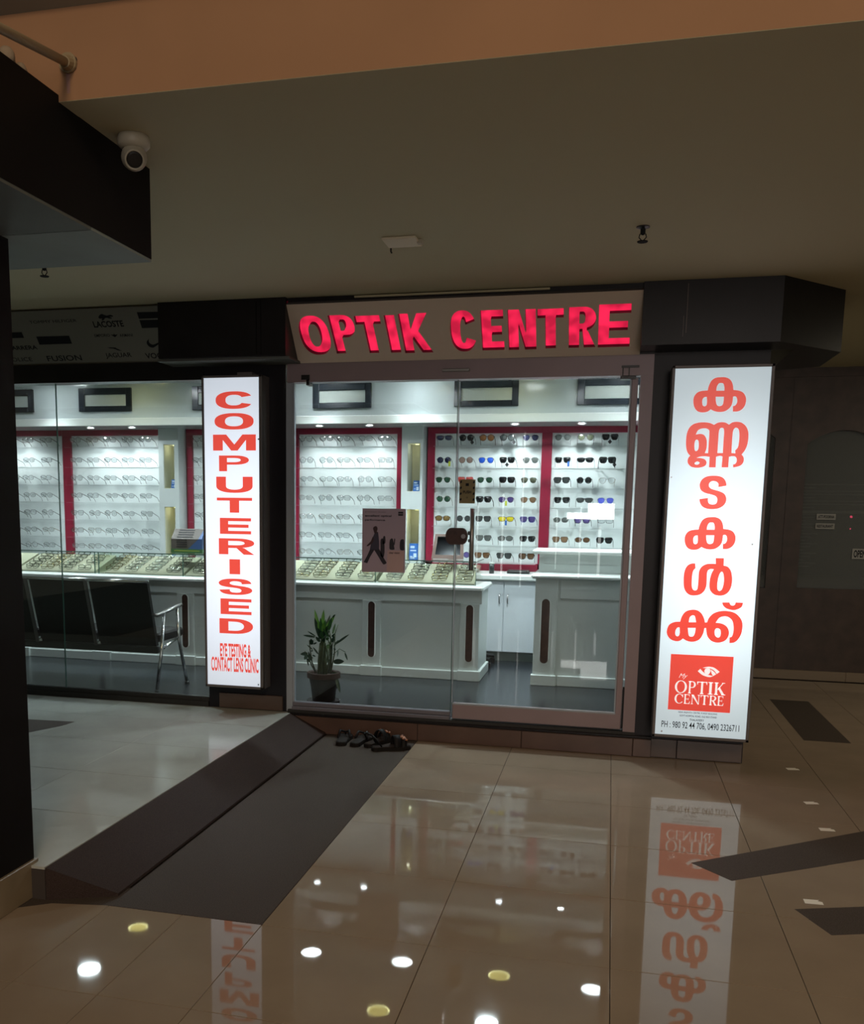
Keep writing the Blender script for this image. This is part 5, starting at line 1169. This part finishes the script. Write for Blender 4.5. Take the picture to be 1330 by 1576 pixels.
for k in range(7):
    a = 2*PI*k/7
    MB().tube([(cx-.01+.03*math.cos(a), cy+.025*math.sin(a), .315), (cx-.012+.026*math.cos(a+.4), cy+.024*math.sin(a+.4), .42), (cx-.008+.02*math.cos(a+.9), cy+.02*math.sin(a+.9), .55)], [.009,.008,.004], 6).build('sheath', M['stalk'], pt, True)
for (u0, v0, u1, v1, w, m, dy) in ((520,540,375,130,.017,'leaf_light',.03), (520,560,425,240,.018,'leaf_dark',-.03), (540,520,585,120,.018,'leaf_light',.0), (545,540,500,260,.017,'leaf_light',-.04), (560,520,790,190,.018,'leaf_light',.03), (570,520,675,205,.014,'leaf_dark',.05),
                                   (560,530,715,330,.016,'leaf_dark',-.03), (545,540,560,230,.016,'leaf',-.05), (560,560,640,260,.016,'leaf',-.02), (520,560,470,330,.015,'leaf',.04), (580,500,620,300,.016,'leaf_light',-.05), (500,540,440,330,.015,'leaf',.05), (540,560,520,380,.016,'leaf_dark',-.06), (575,560,690,420,.015,'leaf_dark',.02), (530,550,600,420,.016,'leaf',-.06), (510,600,440,520,.013,'leaf_dark',-.02), (560,620,640,520,.013,'leaf_dark',-.04)):
    b0 = at_px(u0, v0); t0 = at_px(u1, v1); leafs(b0, (t0[0], cy+dy, t0[2]), w*.85, m, .02)
for pts in ([(430,1040),(380,900),(365,700),(375,560)], [(640,1050),(650,900),(625,700),(640,560)], [(690,1050),(720,850),(735,600),(700,430)], [(720,1030),(770,800),(800,620),(850,560)], [(600,1050),(620,900),(600,780),(560,640)], [(730,1040),(760,780),(730,500),(750,380)], [(660,1050),(690,900),(650,700),(600,560)], [(700,1050),(745,820),(770,640),(760,520)], [(420,1045),(370,940),(330,800),(290,720)]):
    dy = random.uniform(-.05, .05)
    P = [at_px(u, v) for u, v in pts]; P = [(p[0], cy+dy*k, p[2]) for k, p in enumerate(P)]
    MB().tube(P, [.005, .0045, .004, .0025], 6).build('stem', M['stalk'], pt, True)
for (u0, v0, u1, v1, w, m, sg_) in ((430,530,230,490,.011,'leaf_dark',.05), (430,520,290,440,.007,'leaf_dark',.03), (370,640,390,540,.02,'leaf_dark',0), (280,780,160,775,.018,'leaf_dark',.05), (270,800,240,860,.018,'leaf_dark',0), (250,860,320,900,.012,'leaf_dark',.1), (245,870,255,980,.008,'leaf_dark',0),
                                   (830,620,1080,465,.011,'leaf_dark',.05), (740,540,580,400,.010,'leaf_dark',0), (760,520,820,460,.010,'leaf_dark',.05), (760,600,800,500,.014,'leaf_dark',0), (800,700,850,680,.012,'leaf_dark',.05), (800,880,1025,850,.026,'leaf_dark',.03), (890,700,915,790,.008,'leaf_dark',0),
                                   (1020,740,1095,840,.009,'leaf_dark',0), (760,1040,820,1300,.024,'leaf_dark',0), (850,1080,970,1310,.018,'leaf_dark',0), (480,780,380,670,.009,'leaf_dark',.05), (470,1000,520,950,.012,'leaf_dark',0), (620,700,690,640,.018,'leaf',.0), (700,420,780,230,.018,'leaf',0), (770,240,850,180,.008,'leaf_dark',.05), (380,800,470,795,.008,'leaf_dark',.1), (640,560,720,530,.015,'leaf',0), (330,880,300,740,.012,'leaf_dark',0), (640,860,690,880,.01,'leaf_dark',.1), (735,600,690,520,.009,'leaf_dark',0), (750,480,790,330,.011,'leaf',0), (700,520,640,380,.010,'leaf',0), (745,700,800,610,.009,'leaf_dark',.05), (650,740,600,650,.009,'leaf_dark',0), (375,600,300,600,.008,'leaf_dark',.1), (390,640,470,600,.008,'leaf_dark',.1), (365,720,250,650,.007,'leaf_dark',.0), (365,740,440,690,.008,'leaf_dark',.1), (720,800,760,730,.009,'leaf_dark',0), (650,900,720,860,.008,'leaf_dark',.1), (725,640,660,600,.010,'leaf',.05), (780,660,860,560,.009,'leaf_dark',.05)):
    dy = random.uniform(-.05, .03); b0 = at_px(u0, v0); t0 = at_px(u1, v1)
    leafs((b0[0], cy+dy*.6, b0[2]), (t0[0], cy+dy*1.6, t0[2]), w*.72, m, sg_)
for p, q in (((.0,.0), (830,860)),):
    MB().tube([at_px(720, 960), at_px(760, 900), at_px(810, 870)], .003, 5).tube([at_px(770, 780), at_px(900, 690), at_px(1020, 735)], .0025, 5).tube([at_px(780, 1040), at_px(840, 1040), at_px(860, 1085)], .003, 5).tube([at_px(370,850), at_px(290,780)], .003, 5).build('twig', M['stalk'], pt, True)

# ------------------------------------------------------------------ outside the door: footwear
def sole_outline(L, W):
    return smooth_contour([(-.5*W*.62,-.5*L),( .5*W*.62,-.5*L),(.5*W*.66,-.2*L),(.5*W*.9,.15*L),(.5*W,.3*L),(.5*W*.7,.46*L),(0,.5*L),(-.5*W*.8,.44*L),(-.5*W*.95,.28*L),(-.5*W*.72,0),(-.5*W*.68,-.25*L)], 3)
def shoe(name, label, loc, rz, L, W, kind, group):
    t = thing(name, label, 'footwear', loc, group)
    o = sole_outline(L, W)
    MB().prism(o, .0005, .022).build('sole', M['sole'], t, local=True)
    MB().prism([(p[0]*.93, p[1]*.95) for p in o], .022, .026).build('footbed', M['footbed_a'] if kind == 'flip' else M['footbed_b'], t, local=True)
    if kind == 'flip':
        s = MB().tube([(-.5*W*.8,-.02*L,.024), (-.3*W,.14*L,.062), (0,.27*L,.045), (0,.3*L,.026)], [.008,.009,.007,.004], 7).tube([(.5*W*.86,-.02*L,.024), (.3*W,.14*L,.062), (0,.27*L,.045)], [.008,.009,.006], 7)
        s.build('strap', M['strap'], t, True, local=True)
    else:
        for y0, y1, h in ((.02, .2, .07), (.22, .36, .05)):
            b = MB(); n = 8
            for y in (y0*L, y1*L):
                for k in range(n+1):
                    a = PI*k/n; b.v.append((.5*W*.95*math.cos(a), y, .022+h*math.sin(a)))
            b.f = [(k, k+1, n+1+k+1, n+1+k) for k in range(n)]
            b.v += [(v[0]*.93, v[1], .022+(v[2]-.022)*.93) for v in b.v]; m = 2*(n+1)
            b.f += [tuple(m+i for i in f)[::-1] for f in b.f]+[(k, m+k, m+k+1, k+1) for k in range(n)]+[(n+1+k, n+1+k+1, m+n+1+k+1, m+n+1+k) for k in range(n)]
            b.build('strap', M['strap'], t, True, local=True)
        b = MB().tube([(-.5*W*.66,-.3*L,.03), (-.5*W*.6,-.47*L,.085), (0,-.52*L,.095), (.5*W*.6,-.47*L,.085), (.5*W*.66,-.3*L,.03)], .006, 6)
        b.build('heel_strap', M['strap'], t, True, local=True)
        d = MB()
        for k in range(9):
            d.lathe([(.002,-.007),(.009,-.003),(.009,.003),(.002,.007)], (-.03+.0075*k, .31*L+.012*math.sin(k*1.7), .07+.006*math.cos(k*2)), 7)
        d.build('ornament', M['tan'], t, local=True)
    t.rotation_euler[2] = rz
    return t
M['footbed_a'] = mat('grey_brown_footbed', (.022, .018, .017), .75, spec=.2); M['footbed_b'] = mat('brown_footbed', (.026, .014, .011), .7, spec=.2)
shoe('flip_flop', 'dark flip-flop nearest the ramp on the granite below the step', (-1.615, 5.71, .0003), .12, .25, .095, 'flip', 'footwear at the step')
shoe('flip_flop', 'dark flip-flop between its partner and the ornamented sandals', (-1.50, 5.71, .0003), -.1, .25, .095, 'flip', 'footwear at the step')
shoe('sandal', 'black strapped sandal beside the flip-flops, pushed against the step', (-1.385, 5.70, .0003), -.35, .24, .09, 'sandal', 'footwear at the step')
shoe('sandal', 'brown sandal with orange ornament lying turned outward on the granite', (-1.27, 5.59, .0003), -1.05, .245, .092, 'sandal', 'footwear at the step')

# ------------------------------------------------------------------ ceiling fittings
cc = thing('security_camera', 'small dome security camera on the ceiling beside the dark bulkhead', 'camera', (-1.655, 3.14, ZC))
MB().lathe([(.052, 0), (.055, -.01), (.055, -.03), (.045, -.04), (.03, -.042)], (-1.655, 3.14, ZC), 24).build('base', M['offwhite'], cc, True)
v = (Vector((0, 0, 1.5))-Vector((-1.655, 3.14, ZC-.07))).normalized()
v = (v+Vector((.05, .0, -.25))).normalized()
q = v.to_track_quat('Z', 'Y'); ctr = Vector((-1.655, 3.14, ZC-.068))
def turned(prof, n=22):
    b = MB(); b.lathe(prof, (0, 0, 0), n); b.v = [tuple(ctr+q@Vector(p)) for p in b.v]; return b
turned([(.001, -.044)]+[(.044*math.sin(PI*k/10), -.044*math.cos(PI*k/10)) for k in range(1, 8)]+[(.034, .03), (.034, .036), (.0275, .036), (.0275, .026)]).build('ball', M['offwhite'], cc, True)
turned([(.0272, .024), (.0272, .029), (.02, .0305), (.001, .031)]).build('lens_glass', M['plastic_black'], cc)

def sprinkler(x, y, label):
    t = thing('sprinkler', label, 'sprinkler', (x, y, ZC), 'fire sprinklers in the corridor ceiling')
    MB().lathe([(.03, 0), (.03, -.004), (.012, -.01)], (x, y, ZC), 14).build('rosette', M['plastic_black'], t)
    MB().lathe([(.011, 0), (.011, -.03), (.006, -.035)], (x, y, ZC), 10).tube([(x-.012,y,ZC-.03),(x-.016,y,ZC-.045),(x-.003,y,ZC-.06)], .0025, 5).tube([(x+.012,y,ZC-.03),(x+.016,y,ZC-.045),(x+.003,y,ZC-.06)], .0025, 5).build('sprinkler_body', M['print_dark'], t)
    MB().lathe([(.004, -.058), (.024, -.062), (.022, -.066), (.003, -.066)], (x, y, ZC), 14).build('deflector', M['print_dark'], t)
sprinkler(.075, 4.563, 'dark fire sprinkler hanging from the open ceiling before the door jamb')
sprinkler(-2.97, 4.618, 'dark fire sprinkler seen under the end of the dark bulkhead')
hp = thing('ceiling_plate', 'pale square cover plate with a small hook on the ceiling', 'plate', (-1.02, 4.56, ZC))
MB().cbox(-1.107, -.942, 4.487, 4.64, ZC-.012, ZC-.001, .003).build('cover', mat('white_cover', (.75, .68, .52), .6), hp)
MB().tube([(-1.10, 4.66, ZC), (-1.10, 4.66, ZC-.022), (-1.095, 4.655, ZC-.03)], .004, 6).build('hook', M['print_dark'], hp)
MB().cbox(-.95, -.925, 4.55, 4.58, ZC-.02, ZC-.001, .002).build('clip', M['offwhite'], hp)
cp = thing('conduit', 'painted conduit pipe running out from the orange upper wall', 'pipe', (-1.709, 2.83, 2.86))
MB().tube([(-1.709, 2.835, 2.857), (-1.581, 2.3, 2.704), (-1.47, 1.85, 2.575)], .013, 12).build('tube', M['pipe'], cp, True)
dv = (Vector((-1.581, 2.3, 2.704))-Vector((-1.709, 2.835, 2.857))).normalized(); p0 = Vector((-1.709, 2.835, 2.857))
MB().tube([p0, p0+dv*.05], [.025, .017], 12).tube([p0-Vector((0,.004,0)), p0-Vector((0,.012,0))], .03, 12).build('flange', M['pipe'], cp)
MB().tube([(-1.69, 2.833, 2.865), (-1.685, 2.826, 2.865)], .008, 8).tube([(-1.713, 2.833, 2.835), (-1.713, 2.826, 2.835)], .007, 8).build('screw', M['print_dark'], cp)
st_ = MB().add([(-1.722,2.8345,2.84),(-1.706,2.8345,2.84),(-1.709,2.8345,2.772),(-1.72,2.8345,2.772)], [(0,1,2,3)]).build('stain', mat('damp_streak', (.33, .19, .17), .9), cp)

# white bits of tape on the corridor floor
for (x, y, s, rz) in ((1.105, 5.83, 'farthest, beside the dark granite strip', .25), (1.078, 5.15, 'second from the far wall', .3), (1.067, 4.72, 'touching the tip of the long granite strip', .15), (.83, 3.79, 'between the two slanting granite strips', .1)):
    t = thing('tape_scrap', 'torn scrap of white tape on the tiles, ' + s, 'tape', (x, y, 0), 'white tape scraps on the floor')
    MB().add([(-.035,-.02,.0014),(.033,-.024,.0014),(.036,.004,.0014),(.02,.012,.0014),(.03,.022,.0014),(-.03,.024,.0014)], [(0,1,2,3,4,5)]).add([(-.035,-.02,0),(.033,-.024,0),(.036,.004,0),(.02,.012,0),(.03,.022,0),(-.03,.024,0)], [(5,4,3,2,1,0)]).build('scrap', M['tape'], t, local=True)
    t.rotation_euler[2] = rz

# the lit shop front across the mall, seen only as a reflection in the door glass
ro = thing('shop_opposite', 'lit shopfront across the mall with a white sign and strip lights', 'shop', (-.5, -6, 0))
MB().box(-7, 7, -6.4, -6.3, 0, 6).build('facade', M['column'], ro)
M['across_lit'] = mat('lit_sign_across', (.8, .8, .8), .5, emis=(1, .98, .95), estr=14)
M['across_strip'] = mat('lit_strip_across', (.8, .8, .8), .5, emis=(1, .97, .95), estr=3)
MB().box(-.43, .04, -6.06, -6.0, 1.33, 1.62).build('sign_face', M['across_lit'], ro)
MB().box(-.80, -.43, -6.06, -6.0, 1.33, 1.45).build('sign_face', M['across_lit'], ro)
for (x, z0, z1, w) in ((-1.62, -.2, 2.9, .025), (-1.98, .2, 1.78, .03), (-.55, .25, 1.55, .03), (-.98, .4, 1.5, .02), (-.20, .3, 1.2, .05), (-2.45, .3, 1.6, .02)):
    MB().box(x-w/2, x+w/2, -6.04, -6.0, max(z0, .05), z1).build('strip_light', M['across_strip'], ro)
MB().box(-7, 7, -6.3, -5.95, 0, .04).build('threshold', M['column'], ro)

# added lamp and fitting, out of view, to brighten the side passage
t = thing('downlight', 'added unseen fill downlight in the side passage ceiling by the dark wooden wall', 'ceiling light', (3.3, 7.3, ZC), 'added fill downlights of the passage')
MB().lathe([(.094, 0), (.116, -.001), (.116, -.008), (.096, -.012)], (3.3, 7.3, ZC), 28, False).build('ring', M['trim_ring'], t)
MB().lathe([(.001, -.004), (.095, -.004)], (3.3, 7.3, ZC), 28).build('diffuser', M['yellow_lamp'], t)
lamp('passage_fill_lamp', 'AREA', (3.3, 7.3, ZC-.015), 16, (1, .88, .66), .18)
